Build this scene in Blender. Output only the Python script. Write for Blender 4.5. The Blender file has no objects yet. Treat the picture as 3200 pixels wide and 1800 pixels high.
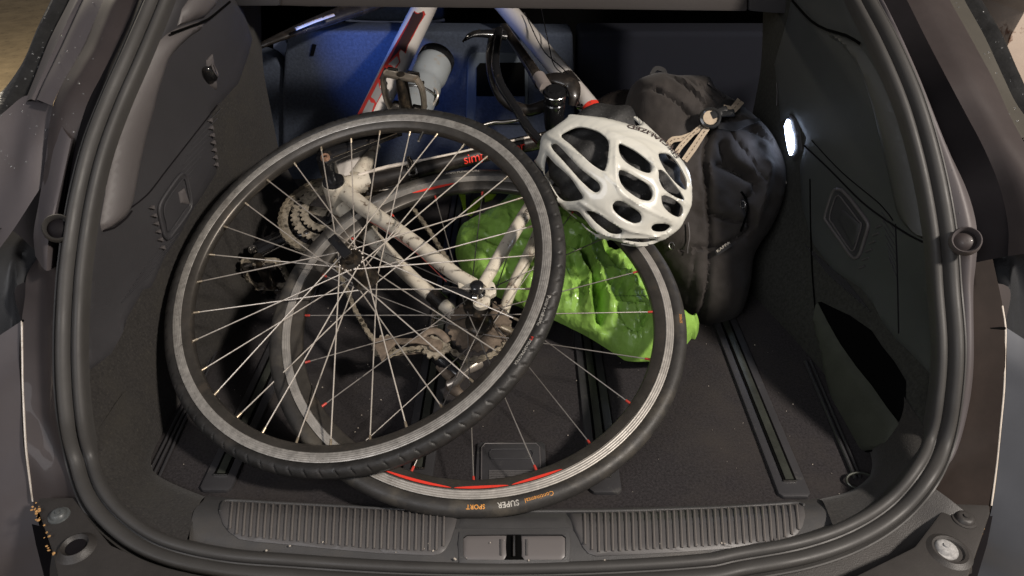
import bpy, bmesh, math, random
import numpy as np
from mathutils import Vector, Matrix, noise
from mathutils.geometry import delaunay_2d_cdt
from mathutils.bvhtree import BVHTree
random.seed(7); rng=np.random.default_rng(7)
S=bpy.context.scene; COL=S.collection
# ---------------------------------------------------------------- camera, light, exposure
F=2200.0; PIT=math.atan(1472/F); CAM=np.array([0,0,.82])
cd=bpy.data.cameras.new('camera'); cam=bpy.data.objects.new('camera',cd); COL.objects.link(cam)
cam.location=CAM; cam.rotation_euler=(math.pi/2-PIT,0,0); cd.sensor_width=36; cd.lens=36*F/3200
cd.clip_start=.02; cd.clip_end=60; S.camera=cam
W=bpy.data.worlds.new('World'); S.world=W; W.use_nodes=True
W.node_tree.nodes['Background'].inputs[0].default_value=(.95,.93,1,1)
W.node_tree.nodes['Background'].inputs[1].default_value=.11
S.view_settings.view_transform='Standard'; S.view_settings.look='None'
S.view_settings.exposure=0.15; S.view_settings.gamma=1
def lamp(name,loc,tgt,power,size,col,kind='AREA',sx=None):
    l=bpy.data.lights.new(name,kind); l.energy=power; l.color=col
    if kind=='AREA':
        l.size=size
        if sx: l.shape='RECTANGLE'; l.size_y=sx
    else: l.shadow_soft_size=size
    o=bpy.data.objects.new(name,l); COL.objects.link(o); o.location=loc
    d=Vector(tgt)-Vector(loc); o.rotation_euler=d.to_track_quat('-Z','Y').to_euler(); return o
lamp('garage_lamp',(1.76,-.32,2.06),(-.1,1,0),98,.22,(1,.91,.82))
lamp('soft_fill_light',(-1.3,-1.1,1.9),(.2,1.0,.2),24,1.2,(.96,.96,1))  # added unseen fill, lifts the dim right wall
lamp('boot_lamp_light',(.47,1.22,.335),(-.3,1.0,.1),.08,.03,(.66,.76,1))
lamp('seat_glow_light',(-.47,1.56,.42),(-.27,1.79,.36),.46,.06,(.10,.26,1)).data.spread=math.radians(95)  # unseen blue light added for the glow on the seat back
lamp('ground_fill_light',(-2.6,3.6,1.7),(-2.2,3.4,-.6),60,.4,(1,.88,.70))  # added unseen light that brightens the ground on the left
# ---------------------------------------------------------------- geometry helpers
def nz(a): a=np.array(a,float); return a/np.linalg.norm(a)
SP,CP=math.sin(PIT),math.cos(PIT)
def dr(u,v):
    a=(u-1600)/F; b=(900-v)/F
    return np.array([a,CP+b*SP,-SP+b*CP])
def hit(u,v,c,n,h=0):
    d=dr(u,v); n=np.array(n,float); c=np.array(c,float)+h*n
    return CAM+d*(((c-CAM)@n)/(d@n))
def PX(u,v,x): return hit(u,v,(x,0,0),(1,0,0))
def PY(u,v,y): return hit(u,v,(0,y,0),(0,1,0))
def PZ(u,v,z): return hit(u,v,(0,0,z),(0,0,1))
CB=np.array([-.055,.941,.138]); NB=nz((-.012,-.322,.947))
CA=np.array([-.25,.971,.206]); NA=nz((-.199,-.446,.873)); CA=CAM+(CA-CAM)*.990
def BK(u,v,h=0): return hit(u,v,CB,NB,h)
def spl(P,n):
    P=np.array(P,float); m=len(P)
    if m<3: return np.array([P[0]+(P[-1]-P[0])*t for t in np.linspace(0,1,n)])
    d=np.r_[0,np.cumsum(np.linalg.norm(np.diff(P,axis=0),axis=1))]; T=np.linspace(0,d[-1],n); out=[]
    tan=np.zeros_like(P)
    for i in range(m):
        a=max(i-1,0); b=min(i+1,m-1); tan[i]=(P[b]-P[a])/(d[b]-d[a])
    for t in T:
        i=min(np.searchsorted(d,t,side='right')-1,m-2); h=d[i+1]-d[i]; s=(t-d[i])/h
        out.append((2*s**3-3*s*s+1)*P[i]+(s**3-2*s*s+s)*h*tan[i]+(-2*s**3+3*s*s)*P[i+1]+(s**3-s*s)*h*tan[i+1])
    return np.array(out)
# ---------------------------------------------------------------- objects
WM={}
def wm(p): return WM.get(p.name,Matrix.Identity(4)) if p else Matrix.Identity(4)
def mesh(name,V,Fc,mat=None,smooth=True):
    m=bpy.data.meshes.new(name); m.from_pydata([tuple(map(float,v)) for v in V],[],[tuple(int(i) for i in f) for f in Fc])
    if mat: m.materials.append(mat)
    m.polygons.foreach_set('use_smooth',[smooth]*len(m.polygons)); m.update()
    if smooth: m.set_sharp_from_angle(angle=math.radians(42))
    return m
def put(name,me,parent=None,M=None,local=False,label=None):
    """M is a world matrix, or a matrix in the parent's space when local is True"""
    o=bpy.data.objects.new(name,me); COL.objects.link(o); M=M or Matrix.Identity(4)
    if parent:
        o.parent=parent
        if local: o.matrix_basis=M; WM[o.name]=wm(parent)@M
        else: o.matrix_parent_inverse=wm(parent).inverted(); o.matrix_basis=M; WM[o.name]=M
    else: o.matrix_basis=M; WM[o.name]=M
    if label: o['label']=label
    return o
def empty(name,loc,label,cat,rot=None,group=None):
    M=Matrix.Translation(Vector(loc))
    if rot is not None: M=M@rot
    o=put(name,None,None,M); o['label']=label; o['category']=cat
    if group: o['group']=group
    return o
def frame(z,x=(1,0,0)):
    z=nz(z); x=np.array(x,float); x=x-z*(x@z)
    if np.linalg.norm(x)<1e-4: x=np.array([0,1,0])-z*z[1]
    x=nz(x); y=np.cross(z,x)
    return Matrix(((x[0],y[0],z[0],0),(x[1],y[1],z[1],0),(x[2],y[2],z[2],0),(0,0,0,1)))
def TR(c,z=(0,0,1),x=(1,0,0)): return Matrix.Translation(Vector(c))@frame(z,x)
def join(*gs):
    V=[];Fc=[];k=0
    for v,f in gs:
        V+=list(v); Fc+=[tuple(i+k for i in q) for q in f]; k+=len(v)
    return V,Fc
def tube(P,r,seg=12,closed=False,flat=None,up=None):
    P=np.array(P,float); n=len(P); r=np.ones(n)*r if np.isscalar(r) else np.array(r,float)
    T=np.gradient(P,axis=0) if not closed else np.roll(P,-1,0)-np.roll(P,1,0)
    T/=np.linalg.norm(T,axis=1)[:,None]
    x=np.array(up,float) if up is not None else np.array([.3,.2,.9]); V=[]
    if up is None and abs(nz(x)@T[0])>.9: x=np.array([1.,0,0])
    for i in range(n):
        x=x-T[i]*(x@T[i]); x/=np.linalg.norm(x); y=np.cross(T[i],x)
        for k in range(seg):
            a=2*math.pi*k/seg; V.append(P[i]+r[i]*(math.cos(a)*x*(flat or 1)+math.sin(a)*y))
    Fc=[]
    for i in range(n if closed else n-1):
        j=(i+1)%n
        for k in range(seg): l=(k+1)%seg; Fc.append((i*seg+k,i*seg+l,j*seg+l,j*seg+k))
    if not closed: Fc.append(tuple(range(seg))[::-1]); Fc.append(tuple((n-1)*seg+k for k in range(seg)))
    return V,Fc
def lathe(prof,seg=64,closed=False,fn=None,a0=0,a1=2*math.pi,full=True):
    """profile of (radius, height) about local Z"""
    n=len(prof); V=[]; N=seg if full else seg+1
    for i in range(N):
        a=a0+(a1-a0)*i/seg; c,s=math.cos(a),math.sin(a)
        for j,(r,h) in enumerate(prof):
            if fn: r,h=fn(a,j,r,h)
            V.append((r*c,r*s,h))
    Fc=[]
    for i in range(seg):
        i2=(i+1)%N
        for j in range(n if closed else n-1):
            k=(j+1)%n; Fc.append((i*n+j,i2*n+j,i2*n+k,i*n+k))
    return V,Fc
def box(sx,sy,sz,c=(0,0,0),bev=0.0,M=None):
    bm=bmesh.new(); bmesh.ops.create_cube(bm,size=1)
    for v in bm.verts: v.co=Vector((v.co.x*sx+c[0],v.co.y*sy+c[1],v.co.z*sz+c[2]))
    if bev: bmesh.ops.bevel(bm,geom=bm.edges[:],offset=bev,segments=2,profile=.6,affect='EDGES')
    if M is not None: bm.transform(M)
    V=[tuple(v.co) for v in bm.verts]; Fc=[tuple(v.index for v in f.verts) for f in bm.faces]; bm.free(); return V,Fc
def xf(g,M): return [tuple(M@Vector(v)) for v in g[0]],g[1]
def prism(P,vec,bev=0.0,seg=2):
    bm=bmesh.new(); P=[Vector(p) for p in P]; vs=[bm.verts.new(p) for p in P]; f=bm.faces.new(vs)
    f.normal_update(); vec=Vector(vec)
    r=bmesh.ops.extrude_face_region(bm,geom=[f]); 
    for e in r['geom']:
        if isinstance(e,bmesh.types.BMVert): e.co+=vec
    bmesh.ops.recalc_face_normals(bm,faces=bm.faces[:])
    if bev: bmesh.ops.bevel(bm,geom=bm.edges[:],offset=bev,segments=seg,profile=.6,affect='EDGES',clamp_overlap=True)
    bmesh.ops.triangulate(bm,faces=[f for f in bm.faces if len(f.verts)>4])
    V=[tuple(v.co) for v in bm.verts]; Fc=[tuple(v.index for v in f.verts) for f in bm.faces]; bm.free(); return V,Fc
def loft(curves,n=60,sub=1):
    R=[spl(c,n) for c in curves]
    if sub>1:
        A=np.array(R); R=[]
        cols=[spl(A[:,i],(len(curves)-1)*sub+1) for i in range(n)]
        R=list(np.array(cols).transpose(1,0,2))
    V=[p for r in R for p in r]; Fc=[]
    for i in range(len(R)-1):
        for k in range(n-1): Fc.append((i*n+k,i*n+k+1,(i+1)*n+k+1,(i+1)*n+k))
    return V,Fc
def inpoly(P,poly):
    x,y=P[:,0],P[:,1]; r=np.zeros(len(P),bool); n=len(poly)
    for i in range(n):
        x1,y1=poly[i]; x2,y2=poly[(i+1)%n]
        if y1==y2: continue
        c=((y1>y)!=(y2>y))&(x<(x2-x1)*(y-y1)/(y2-y1)+x1); r^=c
    return r
def dpoly(P,poly,closed=True):
    d=np.full(len(P),1e9); n=len(poly); poly=np.array(poly,float)
    for i in range(n if closed else n-1):
        a=poly[i]; b=poly[(i+1)%n]; ab=b-a; L=max(ab@ab,1e-9)
        t=np.clip(((P-a)@ab)/L,0,1); d=np.minimum(d,np.linalg.norm(P-a-t[:,None]*ab,axis=1))
    return d
def smoothpoly(poly,step,closed=True):
    P=np.array(poly,float)
    if closed: P=np.vstack([P,P[:1]])
    out=[]
    m=len(P)
    Q=np.vstack([P[-2],P,P[1]]) if closed else np.vstack([P[0],P,P[-1]])
    for i in range(1,len(Q)-2):
        a,b,c,d=Q[i-1],Q[i],Q[i+1],Q[i+2]; k=max(1,int(np.linalg.norm(c-b)/step))
        for s in np.arange(k)/k:
            out.append(.5*((2*b)+(c-a)*s+(2*a-5*b+4*c-d)*s*s+(-a+3*b-3*c+d)*s**3))
    if not closed: out.append(P[-1])
    return np.array(out)
def tri2d(poly,holes=(),step=10.0,jit=.0,extra=None):
    """triangulated px-space region; returns points (n,2) and triangles"""
    P=[tuple(p) for p in poly]; E=[(i,(i+1)%len(poly)) for i in range(len(poly))]
    for h in holes:
        k=len(P); P+=[tuple(p) for p in h]; E+=[(k+i,k+(i+1)%len(h)) for i in range(len(h))]
    A=np.array(poly); x0,y0=A.min(0); x1,y1=A.max(0)
    gx,gy=np.meshgrid(np.arange(x0,x1,step),np.arange(y0,y1,step)); G=np.stack([gx.ravel(),gy.ravel()],1)
    G[:,0]+=(np.round((G[:,1]-y0)/step)%2)*step/2
    if jit: G+=rng.normal(0,jit*step,G.shape)
    k=inpoly(G,poly)&(dpoly(G,poly)>step*.45)
    for h in holes: k&=~inpoly(G,h)&(dpoly(G,h)>step*.45)
    P+=[tuple(p) for p in G[k]]
    r=delaunay_2d_cdt([Vector(p) for p in P],E,[],0,1e-5)
    V=np.array([tuple(v) for v in r[0]]); T=np.array([tuple(f) for f in r[2]])
    c=V[T].mean(1); k=inpoly(c,poly)
    for h in holes: k&=~inpoly(c,h)
    return V,T[k]
def orient(V,T):
    V=np.array(V); a,b,c=V[T[0]] if len(T) else (0,0,0)
    s=0
    for t in T[:50]:
        n=np.cross(V[t[1]]-V[t[0]],V[t[2]]-V[t[0]]); s+=np.sign(n@(CAM-V[t[0]]))
    return T if s>0 else T[:,::-1]
def slab(V,T,vec):
    """closed slab: front surface V/T, back surface shifted by vec (n,3)"""
    V=np.array(V); n=len(V); T=np.array(T); B=V+vec; Fc=[tuple(t) for t in T]+[tuple(n+t[::-1]) for t in T]
    ed={}
    for t in T:
        for i in range(3):
            e=(t[i],t[(i+1)%3]); ed[e]=1
    for (a,b) in list(ed):
        if (b,a) not in ed: Fc.append((b,a,n+a,n+b))
    return list(V)+list(B),Fc
def drape(poly,f,step=14,thick=.004,out=.003,holes=(),edge=None,smooth=None):
    """a panel of real thickness laid on surface f(u,v)->(point,normal)"""
    if smooth: poly=smoothpoly(poly,smooth)
    P,T=tri2d(np.array(poly,float),[np.array(h,float) for h in holes],step)
    R=[f(u,v) for u,v in P]; X=np.array([r[0] for r in R]); N=np.array([r[1] for r in R])
    o=np.full(len(P),out)
    if edge: d=dpoly(P,poly); o=out-edge[1]*(1-np.clip(d/edge[0],0,1))**2
    V=X+N*o[:,None]; T=orient(V,T)
    return slab(V,T,-N*(thick))
def inflate(poly,f,step,H,Rd,nfun,smooth=8,back=.25,jit=.15):
    poly=smoothpoly(poly,smooth); P,T=tri2d(poly,(),step,jit)
    d=dpoly(P,poly); s=np.clip(d/Rd,0,1); h=H*np.sqrt(np.maximum(1-(1-s)**2,0))
    R=[f(u,v) for u,v in P]; X=np.array([r[0] for r in R]); N=np.array([r[1] for r in R])
    h=h+nfun(P,X,d,s); V=X+N*h[:,None]; T=orient(V,T)
    B=X-N*(H*back*np.sqrt(np.maximum(1-(1-s)**2,0)))[:,None]-N*.001
    return slab(V,T,B-V)
def text(s,size,spacing=1.0,bold=False):
    c=bpy.data.curves.new('txt','FONT'); c.body=s; c.size=size; c.align_x='CENTER'; c.align_y='CENTER'; c.space_character=spacing
    c.offset=size*(.018 if bold else 0); c.resolution_u=3
    o=bpy.data.objects.new('txt',c); COL.objects.link(o); dg=bpy.context.evaluated_depsgraph_get()
    m=bpy.data.meshes.new_from_object(o.evaluated_get(dg)); V=[tuple(v.co) for v in m.vertices]; Fc=[tuple(p.vertices) for p in m.polygons]
    bpy.data.objects.remove(o); bpy.data.curves.remove(c); bpy.data.meshes.remove(m); return V,Fc
# ---------------------------------------------------------------- materials
def mat(name,col,rough=.5,metal=0,bump=0,bs=300,var=0,vs=6,spec=.5,coat=0,spots=None,emis=None,es=0,sheen=0,trans=0,stretch=None,bump2=0,b2s=20,ior=1.45,rv=0):
    m=bpy.data.materials.new(name); m.use_nodes=True; nt=m.node_tree; N=nt.nodes; L=nt.links; b=N['Principled BSDF']
    b.inputs['Base Color'].default_value=(*col,1); b.inputs['Roughness'].default_value=rough; b.inputs['Metallic'].default_value=metal
    b.inputs['Specular IOR Level'].default_value=spec; b.inputs['Coat Weight'].default_value=coat; b.inputs['Sheen Weight'].default_value=sheen
    b.inputs['Transmission Weight'].default_value=trans; b.inputs['IOR'].default_value=ior
    if emis: b.inputs['Emission Color'].default_value=(*emis,1); b.inputs['Emission Strength'].default_value=es
    tc=N.new('ShaderNodeTexCoord'); vec=tc.outputs['Object']
    if stretch:
        mp=N.new('ShaderNodeMapping'); mp.inputs['Scale'].default_value=stretch; L.new(vec,mp.inputs[0]); vec=mp.outputs[0]
    def nse(scale,det=4,ro=.6):
        n=N.new('ShaderNodeTexNoise'); n.inputs['Scale'].default_value=scale; n.inputs['Detail'].default_value=det; n.inputs['Roughness'].default_value=ro
        L.new(vec,n.inputs['Vector']); return n.outputs[0]
    cur=None
    if var:
        r=N.new('ShaderNodeValToRGB'); r.color_ramp.elements[0].position=.3; r.color_ramp.elements[1].position=.7
        r.color_ramp.elements[0].color=(*[c*(1-var) for c in col],1); r.color_ramp.elements[1].color=(*[min(1,c*(1+var)) for c in col],1)
        L.new(nse(vs,6,.7),r.inputs[0]); cur=r.outputs[0]; L.new(cur,b.inputs['Base Color'])
    for sp in (spots or []):
        sc,lo,hi,c,r2=sp
        mr=N.new('ShaderNodeMapRange'); mr.inputs[1].default_value=lo; mr.inputs[2].default_value=hi; L.new(nse(sc,5,.65),mr.inputs[0])
        mx=N.new('ShaderNodeMix'); mx.data_type='RGBA'; L.new(mr.outputs[0],mx.inputs[0])
        if cur: L.new(cur,mx.inputs[6])
        else: mx.inputs[6].default_value=(*col,1)
        mx.inputs[7].default_value=(*c,1); cur=mx.outputs[2]; L.new(cur,b.inputs['Base Color'])
    if rv:
        mr=N.new('ShaderNodeMapRange'); mr.inputs[1].default_value=.3; mr.inputs[2].default_value=.7; mr.inputs[3].default_value=max(.02,rough-rv); mr.inputs[4].default_value=min(1,rough+rv)
        L.new(nse(vs*2.3,5),mr.inputs[0]); L.new(mr.outputs[0],b.inputs['Roughness'])
    h=None
    for st,sc,dist in ((bump2,b2s,.004),(bump,bs,.0006)):
        if st:
            bp=N.new('ShaderNodeBump'); bp.inputs['Strength'].default_value=st; bp.inputs['Distance'].default_value=dist
            L.new(nse(sc,3),bp.inputs['Height'])
            if h: L.new(h,bp.inputs['Normal'])
            h=bp.outputs[0]
    if h: L.new(h,b.inputs['Normal'])
    return m
DIRT=(.055,.042,.03)
m_trim=mat('grained_dark_plastic',(.034,.033,.036),.55,bump=.5,bs=900,var=.12,vs=5,rv=.06)
m_trimL=mat('pale_lit_plastic',(.088,.080,.080),.50,bump=.4,bs=900,var=.10,vs=4)  # paler than the side trim; the pillar band's lit look is painted
m_carpet=mat('boot_carpet',(.024,.0215,.0225),.95,bump=1,bs=600,var=.55,vs=260,spec=.1,sheen=.05,spots=[(4,.48,.75,(.036,.031,.028),0),(330,.66,.74,(.075,.066,.058),0)])
m_carpetw=mat('wall_carpet',(.029,.027,.0255),.95,bump=1,bs=420,var=.4,vs=260,spec=.1,sheen=.08,spots=[(10,.5,.8,(.037,.034,.029),0),(260,.62,.75,(.060,.055,.040),0)])
m_sill=mat('sill_plastic',(.053,.052,.052),.46,bump=.7,bs=750,var=.15,vs=9,spots=[(60,.68,.76,(.14,.13,.11),0),(7,.5,.75,(.075,.068,.060),0)])
m_pad=mat('sill_pad_plastic',(.074,.070,.069),.42,bump=.2,bs=900,var=.12,vs=14)
m_rail=mat('rail_plastic',(.032,.031,.033),.42,bump=.25,bs=800,var=.15,vs=10,spots=[(40,.60,.8,(.09,.085,.075),0)])
m_railmetal=mat('rail_metal',(.045,.048,.040),.35,metal=.4,var=.3,vs=30)
m_seal=mat('rubber_seal',(.042,.040,.038),.56,bump=.15,bs=500,var=.15,vs=8,rv=.1)
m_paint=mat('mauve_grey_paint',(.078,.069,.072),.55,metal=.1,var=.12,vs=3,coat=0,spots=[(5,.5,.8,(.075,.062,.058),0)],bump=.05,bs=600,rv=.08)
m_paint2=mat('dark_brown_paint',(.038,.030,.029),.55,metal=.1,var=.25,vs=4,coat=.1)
m_gutter=mat('gutter_dark',(.006,.005,.006),.7,spec=.15,var=.3,vs=7)
m_lens=mat('tail_lamp_housing',(.030,.031,.033),.28,var=.2,vs=6,bump=.1,bs=300,rv=.1)
m_brk=mat('black_bumper_plastic',(.033,.030,.028),.48,bump=.6,bs=700,var=.2,vs=12)
m_rub=mat('wet_window_rubber',(.020,.020,.020),.3,bump2=.4,b2s=60,var=.3,vs=30)
m_black=mat('gloss_black',(.010,.010,.011),.22,coat=.3,spots=[(40,.60,.78,DIRT,0)],rv=.08)
m_hole=mat('deep_black',(.002,.002,.002),.9,spec=.05)
m_white=mat('dirty_white_frame_paint',(.54,.49,.40),.38,var=.14,vs=14,coat=.2,spots=[(75,.57,.66,(.14,.10,.07),0),(28,.55,.78,(.38,.31,.245),0)],rv=.1)
m_whiteC=mat('clean_white_frame_paint',(.48,.45,.42),.25,var=.06,vs=10,coat=.5,spots=[(70,.68,.76,(.3,.25,.2),0)])
m_carbon=mat('black_carbon_tube',(.014,.012,.011),.30,coat=.4,spots=[(30,.50,.75,(.050,.040,.032),0)],rv=.12)
m_tyre=mat('worn_tyre_rubber',(.020,.019,.018),.50,bump=.35,bs=500,var=.45,vs=40,spots=[(13,.52,.78,(.046,.041,.036),0)],rv=.16,spec=.4)
m_tyreB=mat('black_tyre_rubber',(.028,.026,.024),.52,bump=.3,bs=500,var=.3,vs=26,spots=[(11,.5,.72,(.080,.070,.055),0)],rv=.1)
m_alu=mat('machined_rim_alloy',(.36,.34,.31),.38,metal=.5,var=.35,vs=90,spots=[(18,.55,.82,(.17,.15,.13),0),(220,.62,.7,(.10,.09,.08),0)],bump=.25,bs=260,rv=.1)
m_rimdk=mat('dark_anodised_rim',(.075,.068,.060),.38,metal=.6,var=.3,vs=30,spots=[(35,.55,.7,(.10,.085,.07),0)])
m_spoke=mat('steel_spoke',(.62,.56,.49),.42,metal=.6,spots=[(60,.55,.72,(.25,.2,.14),0)])
m_spokeB=mat('dull_spoke',(.24,.22,.20),.42,metal=.6)
m_brass=mat('nipple_brass',(.55,.46,.34),.4,metal=.8,spots=[(200,.5,.6,(.25,.2,.12),0)])
m_red=mat('red_anodised',(.45,.05,.035),.42,metal=.1,var=.15,vs=200)
m_redd=mat('red_decal',(.66,.045,.028),.4,spots=[(90,.60,.72,(.10,.04,.03),0)])
m_steel=mat('polished_steel',(.55,.53,.50),.2,metal=1,spots=[(80,.6,.72,(.2,.16,.12),0)])
m_hub=mat('greasy_dark_hub',(.035,.030,.025),.35,metal=.6,spots=[(60,.5,.68,(.12,.09,.06),0)])
m_gear=mat('grimy_steel_gears',(.30,.26,.20),.55,metal=.3,var=.35,vs=60,spots=[(90,.50,.66,(.06,.05,.035),0)])
m_grime=mat('brown_grime',(.15,.115,.085),.62,metal=.2,var=.4,vs=80,bump=.5,bs=500)
m_chain=mat('dry_chain',(.27,.23,.17),.55,metal=.35,var=.4,vs=120)
m_cable=mat('cable_white',(.55,.49,.42),.4,var=.2,vs=50)
m_print=mat('silver_print',(.42,.40,.36),.5,spots=[(150,.55,.7,(.06,.05,.05),0)])
m_orange=mat('orange_print',(.62,.27,.05),.5,spots=[(150,.58,.7,(.10,.06,.03),0)])
m_shell=mat('pearl_white_helmet',(.66,.65,.59),.32,coat=.35,var=.05,vs=5)
m_foam=mat('black_foam_liner',(.016,.0155,.015),.62,bump=.9,bs=420,var=.6,vs=240,spots=[(300,.60,.72,(.10,.10,.095),0)])
m_strap=mat('beige_webbing',(.42,.34,.25),.8,bump=1,bs=600,var=.15,vs=60,spec=.2)
m_stitch=mat('dark_stitching',(.05,.035,.028),.8)
m_buckle=mat('black_buckle',(.020,.020,.020),.25,coat=.3)
m_cloth=mat('charcoal_bag_cloth',(.036,.031,.028),.78,bump=.6,bs=900,var=.22,vs=18,spec=.2,sheen=.06,bump2=.35,b2s=34)
m_cloth2=mat('black_webbing',(.022,.021,.021),.7,bump=1,bs=700,spec=.3)
m_green=mat('green_plastic_film',(.25,.44,.085),.27,var=.12,vs=6,spec=.5,bump2=.12,b2s=60,rv=.06)
m_green.node_tree.nodes['Principled BSDF'].inputs['Subsurface Weight'].default_value=.0
def crinkle(m):
    nt=m.node_tree; N=nt.nodes; L=nt.links; tc=N.new('ShaderNodeTexCoord'); b=N['Principled BSDF']
    n=N.new('ShaderNodeTexNoise'); n.inputs['Scale'].default_value=9; L.new(tc.outputs['Object'],n.inputs['Vector'])
    mx=N.new('ShaderNodeVectorMath'); mx.operation='MULTIPLY_ADD'; mx.inputs[1].default_value=(.06,.06,.06); L.new(n.outputs['Color'],mx.inputs[0]); L.new(tc.outputs['Object'],mx.inputs[2])
    prev=b.inputs['Normal'].links[0].from_socket
    for sc,ds in ((26,.010),(60,.0045)):
        v=N.new('ShaderNodeTexVoronoi'); v.inputs['Scale'].default_value=sc; L.new(mx.outputs[0],v.inputs['Vector'])
        bp=N.new('ShaderNodeBump'); bp.inputs['Strength'].default_value=.38; bp.inputs['Distance'].default_value=ds; L.new(v.outputs['Distance'],bp.inputs['Height']); L.new(prev,bp.inputs['Normal']); prev=bp.outputs[0]
    L.new(prev,b.inputs['Normal'])
crinkle(m_green)
m_lime=mat('lime_plastic',(.30,.48,.03),.35,var=.1,vs=20)
m_bottle=mat('milky_bottle_plastic',(.33,.355,.365),.28,trans=.35,var=.05,vs=20,spots=[(50,.6,.75,(.33,.27,.2),0)])
m_seat=mat('blue_lit_seat_carpet',(.040,.048,.066),.95,bump=1,bs=600,var=.3,vs=150,spec=.1)  # blue light on the seats is tinted into the carpet colour
m_ground=mat('garage_floor_concrete',(.34,.26,.15),.85,bump2=.5,b2s=40,var=.25,vs=7,spots=[(22,.58,.7,(.17,.13,.08),0)])
m_wallw=mat('garage_wall_plaster',(.52,.43,.36),.85,bump2=.5,b2s=14,var=.06,vs=5,spots=[(12,.60,.66,(.16,.08,.05),0)])
m_wallg=mat('grey_plaster',(.20,.18,.17),.85,bump2=.4,b2s=10,var=.1,vs=4)
m_ledlens=mat('led_lens',(.9,.95,1),.3,emis=(.62,.74,1),es=14)
m_drop=mat('water_drop',(.9,.9,.9),.03,trans=.9,ior=1.33)
m_dust=mat('pale_crumb',(.36,.32,.27),.8)
m_leaf=mat('brown_leaf_bits',(.40,.22,.08),.8,var=.4,vs=200)
def brushed(m,sc):   # fine circumferential machining rings on rims (local radius)
    nt=m.node_tree; N=nt.nodes; L=nt.links; tc=N.new('ShaderNodeTexCoord'); s=N.new('ShaderNodeVectorMath'); s.operation='MULTIPLY'; s.inputs[1].default_value=(1,1,0)
    L.new(tc.outputs['Object'],s.inputs[0]); l=N.new('ShaderNodeVectorMath'); l.operation='LENGTH'; L.new(s.outputs[0],l.inputs[0])
    k=N.new('ShaderNodeMath'); k.operation='MULTIPLY'; k.inputs[1].default_value=sc*.6; L.new(l.outputs['Value'],k.inputs[0])
    si=N.new('ShaderNodeMath'); si.operation='SINE'; L.new(k.outputs[0],si.inputs[0])
    bp=N.new('ShaderNodeBump'); bp.inputs['Strength'].default_value=.30; bp.inputs['Distance'].default_value=.0005; L.new(si.outputs[0],bp.inputs['Height'])
    b=N['Principled BSDF']; 
    if b.inputs['Normal'].links: L.new(b.inputs['Normal'].links[0].from_socket,bp.inputs['Normal'])
    L.new(bp.outputs[0],b.inputs['Normal'])
m_aluB=mat('grooved_rim_alloy',(.40,.375,.34),.40,metal=.5,var=.2,vs=40,spots=[(26,.55,.75,(.16,.14,.12),0)],bump=.2,bs=260,rv=.1); brushed(m_aluB,3200); brushed(m_alu,3600)
def waves(m):        # grey wood-grain print of the helmet shell
    nt=m.node_tree; N=nt.nodes; L=nt.links; tc=N.new('ShaderNodeTexCoord'); w=N.new('ShaderNodeTexWave'); w.inputs['Scale'].default_value=19; w.inputs['Distortion'].default_value=3.5; w.inputs['Detail'].default_value=2; w.inputs['Detail Scale'].default_value=1.0
    mp=N.new('ShaderNodeMapping'); mp.inputs['Rotation'].default_value=(.3,.2,.9); mp.inputs['Scale'].default_value=(.5,2,1.4); L.new(tc.outputs['Object'],mp.inputs[0]); L.new(mp.outputs[0],w.inputs['Vector'])
    r=N.new('ShaderNodeValToRGB'); r.color_ramp.elements[0].position=.0; r.color_ramp.elements[0].color=(.485,.478,.43,1); r.color_ramp.elements[1].position=.45; r.color_ramp.elements[1].color=(.52,.51,.455,1)
    L.new(w.outputs[0],r.inputs[0]); L.new(r.outputs[0],N['Principled BSDF'].inputs['Base Color'])
waves(m_shell)
# ---------------------------------------------------------------- the garage around the car
g=put('ground',mesh('ground',[(-12,-6,-.62),(12,-6,-.62),(12,14,-.62),(-12,14,-.62)],[(0,1,2,3)],m_ground)); g['kind']='structure'
wp=[PY(3290,60,2.1),PY(3175,0,2.1)]
gw=put('garage_wall',mesh('garage_wall',*prism([(1.78,1.0,-.6),(1.78,5,-.6),(1.78,5,3),(1.78,1.0,3)],(.2,0,0)),m_wallg)) ; gw['kind']='structure'
gp=empty('wall_pillar',(1.62,1.55,-.6),'chipped cream plaster pillar behind the right side of the car','pillar')
put('plaster_face',mesh('plaster_face',*prism([PY(3200,40,1.9),PY(3160,110,1.9),PY(3126,205,1.9),PY(3150,260,1.9),PY(3172,330,1.9),PY(3210,420,1.9),PY(3420,420,1.9),PY(3420,-60,1.9),PY(3215,-60,1.9)],(0,.25,0),.004),m_wallw),gp)
put('brick_edge',mesh('brick_edge',*prism([PY(3150,262,1.93),PY(3172,332,1.93),PY(3210,422,1.93),PY(3420,422,1.93),PY(3420,620,1.93),PY(3190,440,1.93),PY(3165,350,1.93)],(0,.2,0)),mat('brown_masonry',(.22,.12,.085),.9,var=.3,vs=20,bump2=.6,b2s=30)),gp)
# ---------------------------------------------------------------- the car
car=empty('car',(0,.6,-.6),'dark grey car seen through its open tailgate, boot loaded with a bicycle','car')
def sm(t): t=min(max(t,0),1); return t*t*(3-2*t)
def wx(y,z): return .56+.06*sm(z/.22)-.10*sm((y-.85)/.6)-.03*sm((z-.35)/.25)
def wallhit(u,v):
    d=dr(u,v); s=-1 if u<1600 else 1; t=1.2
    for _ in range(30):
        X=CAM+d*t; t=t+.7*((s*wx(X[1],X[2])-X[0])/d[0])
    X=CAM+d*t; e=1e-3
    n=nz((-s, s*s*-(wx(X[1]+e,X[2])-wx(X[1],X[2]))/e*1, -(wx(X[1],X[2]+e)-wx(X[1],X[2]))/e))
    return X,n
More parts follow.
